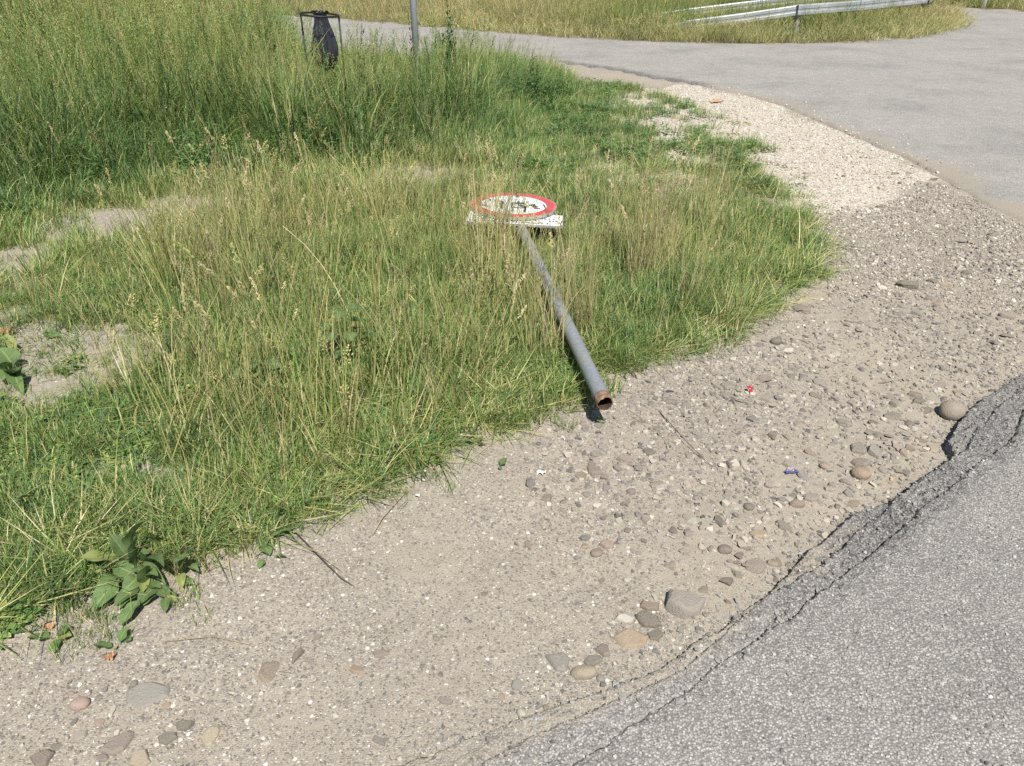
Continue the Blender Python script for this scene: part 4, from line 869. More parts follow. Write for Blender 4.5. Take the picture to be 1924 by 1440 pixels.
stone(1697, 540, 50, .5, 'dg', 'r', 'greenish asphalt lump lying on the gravel wedge', h=.5)
stone(1505, 582, 34, .6, 'p', 's', 'wide purple slab beside the right-hand grass clump')
rest = max(0, 296 - N_STONE[0])
sp = sample_poly(P2([(1000,860),(1180,730),(1350,675),(1500,580),(1700,480),(1900,440),(1915,690),(1790,780),(1690,910),(1480,1030),(1350,1100),(1180,1000)]), rest)
for x, y in sp:
    px, py, c = project(x, y, 0.); stone(px, py, random.uniform(11, 20)*max(.7, 2.6/c), random.uniform(.5, .9), random.choice(['g', 'p', 'lg', 'b', 'dg', 't', 'g', 'm']), random.choice('rrs'))

# ================================================================== THE FALLEN SIGN
def galvanised():
    t = NT('galvanised steel'); tc = t.N('ShaderNodeTexCoord'); P = tc.outputs['Object']
    n = t.N('ShaderNodeTexNoise', {'Vector': P, 'Scale': 60., 'Detail': 4., 'Roughness': .7}); n2 = t.N('ShaderNodeTexNoise', {'Vector': P, 'Scale': 7., 'Detail': 5.})
    c = t.ramp(n.outputs[0], [(.3, (.22, .245, .265)), (.7, (.34, .365, .385))])
    c = t.mix(t.ramp(n2.outputs[0], [(.5, (0, 0, 0)), (.72, (.55,)*3)]), c, (.33, .31, .26))
    return t.finish(t.N('ShaderNodeBsdfPrincipled', {'Base Color': c, 'Roughness': .5, 'Metallic': .35, 'Specular IOR Level': .5}))
M_GALV = galvanised()
M_RUST = simple_mat('rusty steel', (.15, .088, .058), .9, 0, .5, 70, .2, ((.34, .28, .21), 40, .75), .4)
M_PIPEIN = simple_mat('rusty dark bore', (.06, .032, .02), .95, 0, .4, 50)
M_WHITE = simple_mat('sign white', (.74, .75, .76), .38, 0, .05, 12, .45, ((.55, .53, .47), 9, .35))
M_RED = simple_mat('sign red', (.52, .032, .045), .4, 0, .1, 10, .45, ((.5, .2, .18), 9, .35))
M_BLACK = simple_mat('sign black', (.022, .022, .025), .5, 0, .2, 10)
M_ALU = simple_mat('dull aluminium', (.42, .42, .41), .45, .5, .12, 40)
sign = empty('fallen_road_sign', at(1133, 790)); tag(sign, 'grey pipe road sign lying knocked over in the grass with a round red-rimmed plate', 'road sign')
sign.location.z = 0
SI0 = Vector(sign.location)
def rel(v): return Vector(v) - SI0
A = at(1136, 757, .125); B = at(983, 438, .13); D = (B-A).normalized(); END = B + D*.50
def ring_pts(c, d, r, n, ax=None):
    u = (Vector((0, 0, 1)) - d*d.z).normalized(); w = d.cross(u)
    return [c + (u*math.cos(TAU*k/n) + w*math.sin(TAU*k/n))*r for k in range(n)]
def pipe():
    n = 28; R = .0315
    v = []; f = []; ts = [0, .02, .05, .1, .25, .5, .75, 1.0]; ln = (END-A).length
    for t in ts: v += [rel(p) for p in ring_pts(A + D*ln*t, D, R*(1.0 if t > .03 else 1.03), n)]
    for i in range(len(ts)-1):
        for k in range(n): f.append((i*n+k, (i+1)*n+k, (i+1)*n+(k+1) % n, i*n+(k+1) % n))
    b = len(v); f.append(tuple(b-n+k for k in range(n)))
    mesh_obj('pole', v, f, M_GALV, sign, True)
    # rusty open end: ragged rim plus dark bore
    v = []; f = []; rr = random.Random(3)
    off = [rr.uniform(0, .006)+.012*max(0, math.sin(TAU*k/n*1.0+2.2))**2 for k in range(n)]
    rings = [(.045, .0326), (0, .0332), (0, .0292), (.45, .0285)]
    for q, (d, r) in enumerate(rings):
        pts = ring_pts(A, D, r, n)
        for k, p in enumerate(pts): v.append(rel(p + D*(d + (-off[k] if q in (1, 2) else 0))))
    for i in range(2):
        for k in range(n): f.append((i*n+k, i*n+(k+1) % n, (i+1)*n+(k+1) % n, (i+1)*n+k))
    mesh_obj('pipe_rim', v[:3*n], f, M_RUST, sign, True)
    vi = v[2*n:]; fi = [(k, (k+1) % n, n+(k+1) % n, n+k) for k in range(n)] + [tuple(range(n, 2*n))]
    mesh_obj('pipe_bore', vi, fi, M_PIPEIN, sign, True)
pipe()
# plates: frame of the plate plane, nearly level, top away from the pole foot
hx = Vector((1, -.06, -.012)).normalized(); hz0 = Vector((.035, .02, 1)).normalized()
PY = hz0.cross(hx).normalized(); PX = PY.cross(hz0).normalized(); PZ = PX.cross(PY)
DC = at(965, 385, .185)
def plate(u, v, w=0., o=None): o = o or DC; return rel(o + PX*u + PY*v + PZ*w)
def disc(name, r0, r1, z, thick, mat, parent, n=56):
    v = []; f = []
    if r0 == 0:
        for zz, r in ((z, r1), (z-thick, r1)): v += [plate(r*math.cos(TAU*k/n), r*math.sin(TAU*k/n), zz) for k in range(n)]
        f = [tuple(range(n)), tuple(range(2*n-1, n-1, -1))] + [(k, n+k, n+(k+1) % n, (k+1) % n) for k in range(n)]
    else:
        for zz, r in ((z, r0), (z, r1), (z-thick, r1), (z-thick, r0)): v += [plate(r*math.cos(TAU*k/n), r*math.sin(TAU*k/n), zz) for k in range(n)]
        for q in range(4):
            for k in range(n): f.append((q*n+k, q*n+(k+1) % n, ((q+1) % 4)*n+(k+1) % n, ((q+1) % 4)*n+k))
    return mesh_obj(name, v, f, mat, parent)
RD_ = .282
pl = disc('sign_plate', 0, RD_, 0, .003, M_WHITE, sign)
disc('plate_flange', RD_-.002, RD_+.0035, .0015, .018, M_ALU, pl)
disc('red_ring', RD_-.064, RD_-.003, .0026, .0014, M_RED, pl)
def strokes(name, segs, parent, mat, org=None, z=.0026):
    v = []; f = []
    for (x0, y0, x1, y1, w) in segs:
        d = Vector((x1-x0, y1-y0)); L = d.length or 1; d /= L; q = Vector((-d.y, d.x))*w/2; b = len(v)
        for zz in (z, z-.0012):
            for sx, sy in ((x0-q.x, y0-q.y), (x1-q.x, y1-q.y), (x1+q.x, y1+q.y), (x0+q.x, y0+q.y)): v.append(plate(sx, sy, zz, org))
        f += [(b, b+1, b+2, b+3), (b+7, b+6, b+5, b+4)] + [(b+k, b+4+k, b+4+(k+1) % 4, b+(k+1) % 4) for k in range(4)]
    return mesh_obj(name, v, f, mat, parent)
def zz_(x, y): return (x-915)/670*RD_, (335-y)/180*RD_ + .01
def seg(x0, y0, x1, y1, w): a = zz_(x0, y0); b = zz_(x1, y1); return (*a, *b, w)
strokes('vehicle_symbol', [seg(885,318,1090,318,.030), seg(890,385,1120,385,.014), seg(992,285,992,400,.010), seg(1000,345,1125,375,.028), seg(1105,380,1105,445,.012), seg(890,318,890,385,.010), seg(1060,300,1100,345,.012)], pl, M_BLACK)
strokes('vehicle_symbol', [seg(1150,345,1240,345,.014), seg(1190,345,1235,322,.02), seg(1210,325,1250,372,.03), seg(1240,385,1335,385,.018), seg(1255,350,1300,352,.012)], pl, M_BLACK)
strokes('vehicle_symbol', [seg(400,278,505,270,.014), seg(390,362,530,388,.018), seg(330,330,360,300,.016), seg(335,335,385,362,.012), seg(505,270,545,300,.012), seg(700,330,740,345,.03), seg(735,300,735,410,.014), seg(640,300,720,300,.014), seg(650,375,735,375,.012)], pl, M_BLACK)
# small oblong plate below it
PC = at(968, 411, .165); pw, ph = .30, .115
v = [plate(x, y, z, PC) for z in (0, -.004) for x, y in ((-pw, -ph), (pw, -ph), (pw, ph), (-pw, ph))]
f = [(0, 1, 2, 3), (7, 6, 5, 4)] + [(k, 4+k, 4+(k+1) % 4, (k+1) % 4) for k in range(4)]
pp = mesh_obj('oblong_plate', v, f, M_WHITE, sign)
fl = []
def bar(u0, u1, v0, v1, z0, z1, org):
    b = [plate(x, y, z, org) for z in (z1, z0) for x, y in ((u0, v0), (u1, v0), (u1, v1), (u0, v1))]
    return b, [(0, 1, 2, 3), (7, 6, 5, 4)] + [(k, 4+k, 4+(k+1) % 4, (k+1) % 4) for k in range(4)]
vv = []; ff = []
for q in ((-pw-.003, pw+.003, -ph-.003, -ph), (-pw-.003, pw+.003, ph, ph+.003)):
    b, g = bar(*q, -.012, .001, PC); ff += [tuple(i+len(vv) for i in h) for h in g]; vv += b
mesh_obj('plate_flange', vv, ff, M_ALU, pp)
rr = random.Random(5)
for row in range(4):                                        # rows of worn, illegible small print
    sg = []; x = -pw+.03
    while x < pw-.04:
        if rr.random() < .8:
            y = ph-.045-row*.048; h = .026*rr.uniform(.7, 1)
            for _ in range(rr.choice((1, 2, 2))):
                if rr.random() < .6: sg.append((x+rr.uniform(0, .008), y-h/2, x+rr.uniform(0, .012), y+h/2, .006))
                else: sg.append((x-.003, y+rr.uniform(-h, h)/2, x+.013, y+rr.uniform(-h, h)/2, .006))
        x += rr.choice((.019, .021, .023, .034))
    strokes('print_row', sg, pp, M_BLACK, PC, .0018)
for c0, w0 in ((DC - PY*.1, .06), (DC + PY*.12, .06), (PC, .05)):    # clamp straps gripping the pole under the plates
    k = (c0-A).dot(D); pc = A + D*k
    v, f = tube([rel(p) for p in ring_pts(pc, D, .036, 20)] + [rel(ring_pts(pc, D, .036, 20)[0])], .006, 6)
    mesh_obj('clamp', v, f, M_ALU, sign, True)

# ================================================================== BIN STAND, BAG, POST
M_BLK = simple_mat('black painted steel', (.018, .018, .02), .5, 0, .3, 30, .4)
def bagmat():
    t = NT('black plastic film'); tc = t.N('ShaderNodeTexCoord')
    mp = t.N('ShaderNodeMapping', {'Vector': tc.outputs['Object'], 'Scale': (26, 26, 3.0)})
    n = t.N('ShaderNodeTexNoise', {'Vector': mp.outputs[0], 'Scale': 1., 'Detail': 4., 'Roughness': .6})
    bp = t.N('ShaderNodeBump', {'Height': n.outputs[0], 'Strength': .9, 'Distance': .03})
    return t.finish(t.N('ShaderNodeBsdfPrincipled', {'Base Color': (.022, .023, .03, 1), 'Roughness': .2, 'Specular IOR Level': .8, 'Normal': bp.outputs[0]}))
M_BAG = bagmat()
BY = 7.75; bc = at_d(600, 28, BY); RZ = bc.z
gz1 = lambda x, y: float(ground_z(np.array([x]), np.array([y]))[0])
binst = empty('litter_bin_stand', (bc.x, BY, gz1(bc.x, BY))); tag(binst, 'black metal ring stand holding a rubbish bag in tall grass', 'litter bin')
bz = RZ - binst.location.z; br = .172
v, f = tube([(br*math.cos(TAU*k/40), br*math.sin(TAU*k/40), bz - .012*math.cos(TAU*k/40)) for k in range(41)], .0085, 8, False); mesh_obj('ring', v, f, M_BLK, binst, True)
for a in (.18, math.pi-.05, math.pi/2+.1):
    x, y = br*math.cos(a), br*math.sin(a); v, f = tube([(x, y, bz), (x*.99, y*.99, bz*.5), (x*.97, y*.97, -.12)], .008, 8); mesh_obj('leg', v, f, M_BLK, binst, True)
v, f = tube([(br*math.cos(TAU*k/40)*.97, br*math.sin(TAU*k/40)*.97, .22) for k in range(41)], .006, 6, False); mesh_obj('lower_hoop', v, f, M_BLK, binst, True)
def bag():
    n = 48; prof = [(.022, .06), (.0, .042), (-.06, .05), (-.13, .07), (-.20, .088), (-.28, .104), (-.35, .108), (-.41, .095), (-.46, .06), (-.48, .0)]
    v = []; f = []; rr = random.Random(8)
    ph1, ph2 = rr.random()*6, rr.random()*6
    for i, (z, r) in enumerate(prof):
        t = i/(len(prof)-1); amp = .30*(1-t)+.17
        for k in range(n):
            a = TAU*k/n; w = 1 + amp*.5*math.sin(7*a+ph1+z*4) + amp*.35*math.sin(13*a+ph2-z*6) + rr.uniform(-.04, .04)
            # two lobes, as a half filled bag folds
            lobe = 1 - .28*max(0, math.cos(a+math.pi/2+.15))**6*(t < .9)
            v.append((r*w*lobe*math.cos(a)*1.05, r*w*lobe*math.sin(a)*.9, z + (rr.uniform(-.012, .02) if i == 0 else 0)))
    for i in range(len(prof)-1):
        for k in range(n): f.append((i*n+k, (i+1)*n+k, (i+1)*n+(k+1) % n, i*n+(k+1) % n))
    o = mesh_obj('rubbish_bag', v, f, M_BAG, None, True); o.location = (bc.x+.01, BY, RZ); tag(o, 'glossy black rubbish bag hanging gathered from the ring stand', 'rubbish bag')
    kv, kf = tube([(.04*math.cos(TAU*k/16), .036*math.sin(TAU*k/16), .015) for k in range(17)], .006, 6, False); mesh_obj('tie', kv, kf, M_BAG, o, True)
bag()
PYd = 9.1; pc = at_d(781, 60, PYd)
post = empty('metal_post', (pc.x, PYd, gz1(pc.x, PYd))); tag(post, 'upright galvanised steel post standing in tall grass near the rubbish bag', 'post')
v, f = tube([(0, 0, -.3), (-.01, 0, 1.2), (-.02, 0, 2.9)], .035, 20); mesh_obj('shaft', v, f, M_GALV, post, True)
v, f = tube([(-.02, 0, 2.9), (-.02, 0, 2.912), (-.02, 0, 2.92)], [.037, .037, .02], 20); mesh_obj('cap', v, f, M_BLK, post, True)

# ================================================================== GUARD RAILS
M_RAIL = simple_mat('weathered zinc rail', (.40, .42, .435), .5, .3, .14, 3., .45, ((.25, .27, .24), 2.2, .6))
def guard_rail(path, label, hgt):
    """path of (x, y, z of the beam's top); beam profile swept along it"""
    root = empty('guard_rail', (path[0][0], path[0][1], 0)); tag(root, label, 'guard rail', None)
    o0 = Vector(root.location); P = [Vector(p) for p in path]
    prof = [(0, .0), (.050, -.004), (.062, -.030), (.062, -.105), (.054, -.120), (.054, -.165), (.062, -.180), (.062, -.255), (.050, -.28), (0, -.284)]
    k = hgt/.284
    for i in range(len(P)-1):
        a, b = P[i], P[i+1]; d = (b-a).normalized(); nr = Vector((d.y, -d.x, 0)).normalized()
        if nr.y > 0: nr = -nr
        L = (b-a).length; lap = d*min(.12, L*.1) if i else Vector()
        v = []
        for p in (a - lap, b):
            for th in (0, -.004):
                v += [p - o0 + nr*(x + th + (.003 if i % 2 else 0)) + Vector((0, 0, z*k)) for x, z in prof]
        n = len(prof); f = []
        for q in range(n-1):
            f += [(q, q+1, 2*n+q+1, 2*n+q), (n+q+1, n+q, 3*n+q, 3*n+q+1)]
        f += [(0, 2*n, 3*n, n), (n-1, 2*n-1, 4*n-1, 3*n-1)]
        bm_ = mesh_obj('beam', v, f, M_RAIL, root)
        if i:
            for dz in (-.068, -.218):
                bv, bf = tube([a - o0 + nr*.056 + Vector((0, 0, dz*k)), a - o0 + nr*.07 + Vector((0, 0, dz*k))], .014, 8); mesh_obj('bolt', bv, bf, M_GALV, bm_)
        if i and a.z > .3:
            g = gz1(a.x, a.y); pb = a - nr*.05
            v = []; f = []
            for z in (g-.3, a.z-.01):
                v += [Vector((pb.x, pb.y, z)) - o0 + d*sx*.045 - nr*sy*.05 for sx, sy in ((-1, -1), (1, -1), (1, 1), (-1, 1))]
            f = [(0, 3, 2, 1), (4, 5, 6, 7)] + [(q, (q+1) % 4, 4+(q+1) % 4, 4+q) for q in range(4)]
            mesh_obj('post', v, f, M_RAIL, root)
def rail_pt(px, py, Y): p = at_d(px, py, Y); return (p.x, p.y, p.z)
guard_rail([rail_pt(1235, 52, 17.6), rail_pt(1300, 37, 17.4), rail_pt(1400, 24, 17.2), rail_pt(1505, 8.5, 17.0), rail_pt(1620, 0.5, 17.9), rail_pt(1745, -12, 19.6), rail_pt(1775, -30, 23)],
           'zinc guard rail rising out of the island grass, road side of the two', .205)
guard_rail([rail_pt(1225, 26, 20.0), rail_pt(1300, 15, 20.0), rail_pt(1400, 3, 20.0), rail_pt(1500, -8, 20.2), rail_pt(1620, -20, 21.2), rail_pt(1745, -32, 23), rail_pt(1830, -42, 26)],
           'grass-covered zinc guard rail behind the road-side rail on the island', .20)
dp = at_d(1850, 6, 24.2)
dl = empty('delineator_post', (dp.x, dp.y, 0)); tag(dl, 'slim white roadside marker post on the bank beyond the side road', 'marker post')
v, f = tube([(0, 0, -.2), (0, 0, .9), (0, .01, .98)], [.055, .05, .02], 10); mesh_obj('shaft', v, f, M_WHITE, dl, True)
v, f = tube([(0, 0, .70), (0, 0, .82)], .053, 10); mesh_obj('black_band', v, f, M_BLACK, dl, True)

# ================================================================== BROAD-LEAVED PLANTS
def leaf_material(name, c0, c1, yel=(.30, .31, .10)):
    t = NT(name); tc = t.N('ShaderNodeTexCoord'); a = t.attr('uvw'); s = t.N('ShaderNodeSeparateColor', {0: a.outputs['Color']}); oi = t.N('ShaderNodeObjectInfo')
    n = t.N('ShaderNodeTexNoise', {'Vector': tc.outputs['Object'], 'Scale': 45., 'Detail': 4.})
    c = t.ramp(n.outputs[0], [(.3, c0), (.7, c1)])
    rib = t.ramp(s.outputs[0], [(.0, (1, 1, 1)), (.09, (0, 0, 0))])
    vein = t.math('MULTIPLY', t.math('GREATER_THAN', t.math('SINE', t.math('ADD', t.math('MULTIPLY', s.outputs[1], 38.), t.math('MULTIPLY', s.outputs[0], -9.))), .86), .35)
    c = t.mix(rib, c, (.27, .34, .12)); c = t.mix(vein, c, (.2, .28, .09))
    c = t.mix(t.math('MULTIPLY', t.math('GREATER_THAN', oi.outputs['Random'], .9), .6), c, yel)
    h = t.N('ShaderNodeHueSaturation', {'Value': t.math('ADD', .75, t.math('MULTIPLY', oi.outputs['Random'], .45)), 'Color': c})
    b = t.N('ShaderNodeBsdfPrincipled', {'Base Color': h.outputs[0], 'Roughness': .62, 'Specular IOR Level': .25})
    tr = t.N('ShaderNodeBsdfTranslucent', {'Color': h.outputs[0]})
    return t.finish(t.N('ShaderNodeMixShader', {0: .25, 1: b.outputs[0], 2: tr.outputs[0]}))
M_LEAF = leaf_material('dock leaf', (.085, .145, .05), (.155, .225, .085))
M_WEED = leaf_material('dark weed leaf', (.03, .07, .022), (.075, .13, .04))
def leaf_mesh(name, seed, fat=.5, fold=.18, curl=.25, wav=.05, mat=None):
    """unit leaf along +X, base at origin, width = fat"""
    r = random.Random(seed); nx, ny = 11, 3; v = []; f = []; c = []; p1 = r.random()*6
    for i in range(nx+1):
        t = i/nx
        wd = fat*.5*(.10 if t < .12 else math.sin(math.pi*min(1, ((t-.12)/.88))**.78)**.75 if t < 1 else 0)
        wd = max(wd, .015*(1-t))
        for j in range(-ny, ny+1):
            q = j/ny; x = t; y = q*wd
            z = abs(q)*wd*fold*2 + curl*(t*(1-t)*1.2) - curl*.5*t*t + wav*math.sin(t*11+p1+q*1.5)*abs(q)*wd*4
            v.append((x, y, z)); c.append((abs(q), t, 0, 1))
    m = 2*ny+1
    for i in range(nx):
        for j in range(m-1): f.append((i*m+j, (i+1)*m+j, (i+1)*m+j+1, i*m+j+1))
    me = bpy.data.meshes.new(name); me.from_pydata(v, [], f); me.update(); me.polygons.foreach_set('use_smooth', np.ones(len(f), bool))
    a = me.attributes.new('uvw', 'FLOAT_COLOR', 'POINT'); a.data.foreach_set('color', np.array(c, np.float32).ravel()); me.materials.append(mat or M_LEAF); return me
LEAVES = [leaf_mesh('leaf', 20+i, f_, fo, cu, .05) for i, (f_, fo, cu) in enumerate([(.52, .22, .25), (.6, .15, .12), (.45, .28, .35), (.65, .1, .2)])]
RLEAVES = [leaf_mesh('round_leaf', 40+i, .85, .1, .15, .04) for i in range(3)]
def put_leaf(plant, base, tip, wid, pool=LEAVES, roll=0.):
    d = tip-base; L = d.length; me = random.choice(pool)
    o = bpy.data.objects.new('leaf', me); COL.objects.link(o); o.parent = plant
    x = d.normalized(); y = Vector((0, 0, 1)).cross(x).normalized(); z = x.cross(y)
    M = Matrix((x, y, z)).transposed().to_4x4() @ Matrix.Rotation(roll, 4, 'X')
    o.rotation_euler = M.to_euler(); o.location = base - plant.location
    w0 = max(abs(q.co.y) for q in me.vertices)*2; o.scale = (L, wid/w0, L*.8)
    return o
def pixel_plant(name, label, cat, leaves, x0, y0, sc, group=None, pool=LEAVES, zt=.03):
    """leaves: (base x, base y, tip x, tip y, width[, tip height, base height]) in crop pixels"""
    bs = [at(x0+l[0]/sc, y0+l[1]/sc) for l in leaves]; c = sum(bs, Vector())/len(bs)
    pl_ = empty(name, (c.x, c.y, gz1(c.x, c.y))); tag(pl_, label, cat, group)
    for l in leaves:
        tz = l[5] if len(l) > 5 else zt; bz_ = l[6] if len(l) > 6 else .012
        b = at(x0+l[0]/sc, y0+l[1]/sc, bz_); e = at(x0+l[2]/sc, y0+l[3]/sc, tz)
        w = l[4]/sc/FPX*math.sqrt(b.x**2+b.y**2+CAM_H**2)
        put_leaf(pl_, b, e, w, pool, random.gauss(0, .25))
        if len(leaves) > 10:                                          # a smaller leaf tucked under each big one
            e2 = b + (e-b)*random.uniform(.55, .8); e2.x += random.gauss(0, .025); e2.y += random.gauss(0, .02); e2.z = max(.012, e2.z*.5); put_leaf(pl_, b, e2, w*.7, pool, random.gauss(0, .3))
    return pl_
pixel_plant('dock_plant', 'large broad-leaved dock rosette spreading over the dirt edge', 'plant',
  [(930,385,605,340,150,.10,.03),(1030,490,845,400,120,.05,.03),(900,520,690,735,135,.03,.04),(890,495,728,565,95,.05,.03),(1035,420,1010,190,120,.17,.04),(970,370,835,175,115,.13,.04),(1075,570,850,700,110,.03,.03),(1190,570,1035,690,120,.03,.03),
   (1060,660,900,860,120,.02,.03),(1100,560,1090,410,110,.12,.03),(1050,500,930,600,110,.05,.04),(1060,480,1080,600,90,.05,.03),(1180,560,1270,650,90,.03,.03),(1040,470,1180,470,90,.09,.03),(1060,400,1230,370,90,.15,.03),(1250,640,1240,760,60,.02,.03),(1000,330,1060,40,110,.22,.06)], 0, 960, 4.008)
pixel_plant('dock_plant', 'dock seedling with folded grey-green leaves beside the large rosette', 'plant',
  [(1370,480,1400,320,85,.10),(1450,330,1310,385,90,.09,.05),(1380,520,1450,545,60,.02),(1360,470,1370,560,70,.03),(1340,620,1270,640,60,.02),(1420,420,1490,440,50,.04)], 0, 960, 4.008)
pixel_plant('plantain', 'small plantain of four leaves lying flat on bare dust', 'plant', [(390,960,203,940,100,.02),(420,950,530,855,95,.03),(430,960,535,930,90,.02),(425,965,400,1065,75,.015)], 0, 960, 4.008)
pixel_plant('plantain', 'plantain leaf standing alone on grit beside wiry grass', 'plant', [(855,1030,700,1000,78,.02),(850,1025,875,1035,30,.012)], 0, 960, 4.008)
pixel_plant('plantain', 'plantain with one upright oval leaf below the dock rosette', 'plant', [(895,1000,955,870,95,.04),(940,960,985,975,50,.015)], 0, 960, 4.008)
pixel_plant('plantain', 'round-leaved plantain at the grass edge near straw wisps', 'plant', [(270,930,115,975,110,.03),(100,1060,20,1000,110,.04),(40,1040,100,1110,90,.02),(120,1130,218,1130,40,.015),(60,1150,20,1210,50,.012)], 480, 740, 3.7, None, LEAVES)
pixel_plant('plantain', 'plantain beside the grass edge left of the open pipe end', 'plant', [(1500,190,1435,225,85,.02),(1505,190,1620,165,70,.03),(1500,180,1560,105,60,.05)], 480, 740, 3.7)
pixel_plant('plantain', 'small plantain with paired pale leaves on stony dirt', 'plant', [(1535,350,1460,310,60,.03),(1540,350,1605,275,60,.04),(1545,355,1600,345,50,.015)], 480, 740, 3.7)
pixel_plant('plantain', 'tiny two-leaved seedling on gravel right of the grass edge', 'plant', [(1700,500,1745,445,60,.03),(1705,505,1700,525,30,.01)], 480, 740, 3.7)
pixel_plant('plantain', 'narrow-leaved sprout growing in the shadow of the open pipe', 'plant', [(790,1060,880,1100,60,.01),(790,1060,980,1040,50,.02),(790,1050,740,960,40,.05),(800,1050,830,980,40,.06)], 1040, 680, 9.6)
pixel_plant('dock_plant', 'dock with big pale leaves at the bare patch in the grass', 'plant', [(100,1000,0,850,150,.12,.03),(130,900,30,740,60,.1,.03),(110,1020,10,1080,120,.06,.03),(110,1050,150,1160,90,.05),(60,1060,10,960,100,.1),(90,1090,120,1000,100,.12)], 0, 440, 4.0)
pixel_plant('dock_plant', 'single dock leaf upright behind the dirt patch', 'plant', [(380,770,360,705,80,.05),(370,770,440,760,60,.03)], 0, 440, 4.0)
pixel_plant('dock_plant', 'pale dock leaf poking through grass left of the rosette', 'plant', [(260,590,70,620,70,.12,.08),(250,580,270,520,50,.12,.08)], 0, 780, 3.848)
def mallow(px, py, n, lab, zmax=.32, spread=.13, ls=(.05, .085)):
    c = at(px, py); pl_ = empty('mallow_plant', (c.x, c.y, gz1(c.x, c.y))); tag(pl_, lab, 'plant')
    for i in range(n):
        a = i*2.4; t = (i+.5)/n; r_ = spread*math.sqrt(t)*random.uniform(.7, 1.1); z = zmax*(1-.55*t)*random.uniform(.75, 1.05)
        b = Vector((c.x+r_*.8*math.cos(a), c.y+r_*.8*math.sin(a), z)); L = random.uniform(*ls)
        e = b + Vector((math.cos(a)*L, math.sin(a)*L, -L*random.uniform(-.1, .4))); put_leaf(pl_, b, e, L*.9, RLEAVES, random.gauss(0, .3))
        v, f = tube([(b.x-c.x)*.0 and (0, 0, 0) or Vector((0, 0, 0)), Vector(((b.x-c.x)*.5, (b.y-c.y)*.5, z*.6)), b - Vector((c.x, c.y, 0))], .0018, 5); mesh_obj('stalk', v, f, M_LEAF, pl_)
mallow(655, 690, 16, 'dark green bushy mallow growing inside the dry stalks')
mallow(500, 750, 7, 'low mallow with few leaves under the dry stalks', .2, .1)
mallow(1015, 560, 6, 'small mallow growing against the fallen pole', .14, .08, (.035, .05))
def weed_green():
    t = NT('tall weed green'); a = t.attr('col'); q = t.N('ShaderNodeSeparateColor', {0: a.outputs['Color']})
    c = t.ramp(q.outputs[0], [(0, (.035, .085, .028)), (.7, (.075, .15, .045)), (1, (.13, .2, .07))]); b = t.N('ShaderNodeBsdfPrincipled', {'Base Color': c, 'Roughness': .55}); tr = t.N('ShaderNodeBsdfTranslucent', {'Color': c})
    return t.finish(t.N('ShaderNodeMixShader', {0: .3, 1: b.outputs[0], 2: tr.outputs[0]}))
M_TW = weed_green(); LEAFY = [leafy('tall_weed', 1850+i, .95, 170, .15, .045) for i in range(3)]
for m_ in LEAFY: m_.materials.clear(); m_.materials.append(M_TW)
for px, pt, Y, lab, k, ws in ((836, 2, 9.4, 'bushy dark green weed beside the upright steel post', 0, .75), (850, 22, 9.2, 'shorter bushy weed right next to the tall dark one by the post', 1, .7), (771, 4, 9.35, 'narrow dark weed climbing along the steel post', 2, .42),
                             (1000, 96, 9.6, 'thistle-like upright weed near the end of the tall grass', 1, .5), (672, 62, 8.0, 'arching dark weed between the rubbish bag and the post', 2, .5)):
    p = at_d(px, pt, Y); o = bpy.data.objects.new('tall_weed', LEAFY[k]); COL.objects.link(o); g = gz1(p.x, Y); o.location = (p.x, Y, g); o.scale = (ws, ws, max(.3, (p.z-g)/.92)); o.rotation_euler.z = random.random()*TAU; tag(o, lab, 'weed')
# flat dark weeds on the pale gravel
def weed_mesh(seed, n=60):
    g = []; r = random.Random(seed); v = []; f = []; c = []
    for _ in range(n):
        a = r.random()*TAU; d = math.sqrt(r.random()); L = r.uniform(.16, .34); w = L*.5; z = .06+.22*(1-d)*r.random(); p = r.uniform(-.1, .6)
        x, y = d*math.cos(a)*.9, d*math.sin(a)*.9; az = a+r.gauss(0, .9); b = len(v)
        for t, q in ((0, .05), (.35, 1), (.7, .8), (1, 0)):
            for sg in ((-1, 1) if q else (0,)):
                v.append((x+math.cos(az)*L*t-math.sin(az)*sg*w*q*.5, y+math.sin(az)*L*t+math.cos(az)*sg*w*q*.5, z+math.sin(p)*L*t-.1*L*t*t+abs(sg)*w*q*.12)); c.append((.5, t, 0, 1))
        f += [(b, b+1, b+3, b+2), (b+2, b+3, b+5, b+4), (b+4, b+5, b+6)]
    me = bpy.data.meshes.new('gravel_weed'); me.from_pydata(v, [], f); me.update()
    at_ = me.attributes.new('uvw', 'FLOAT_COLOR', 'POINT'); at_.data.foreach_set('color', np.array(c, np.float32).ravel()); me.materials.append(M_WEED); return me
WEEDS = [weed_mesh(70+i, 46+8*i) for i in range(5)]
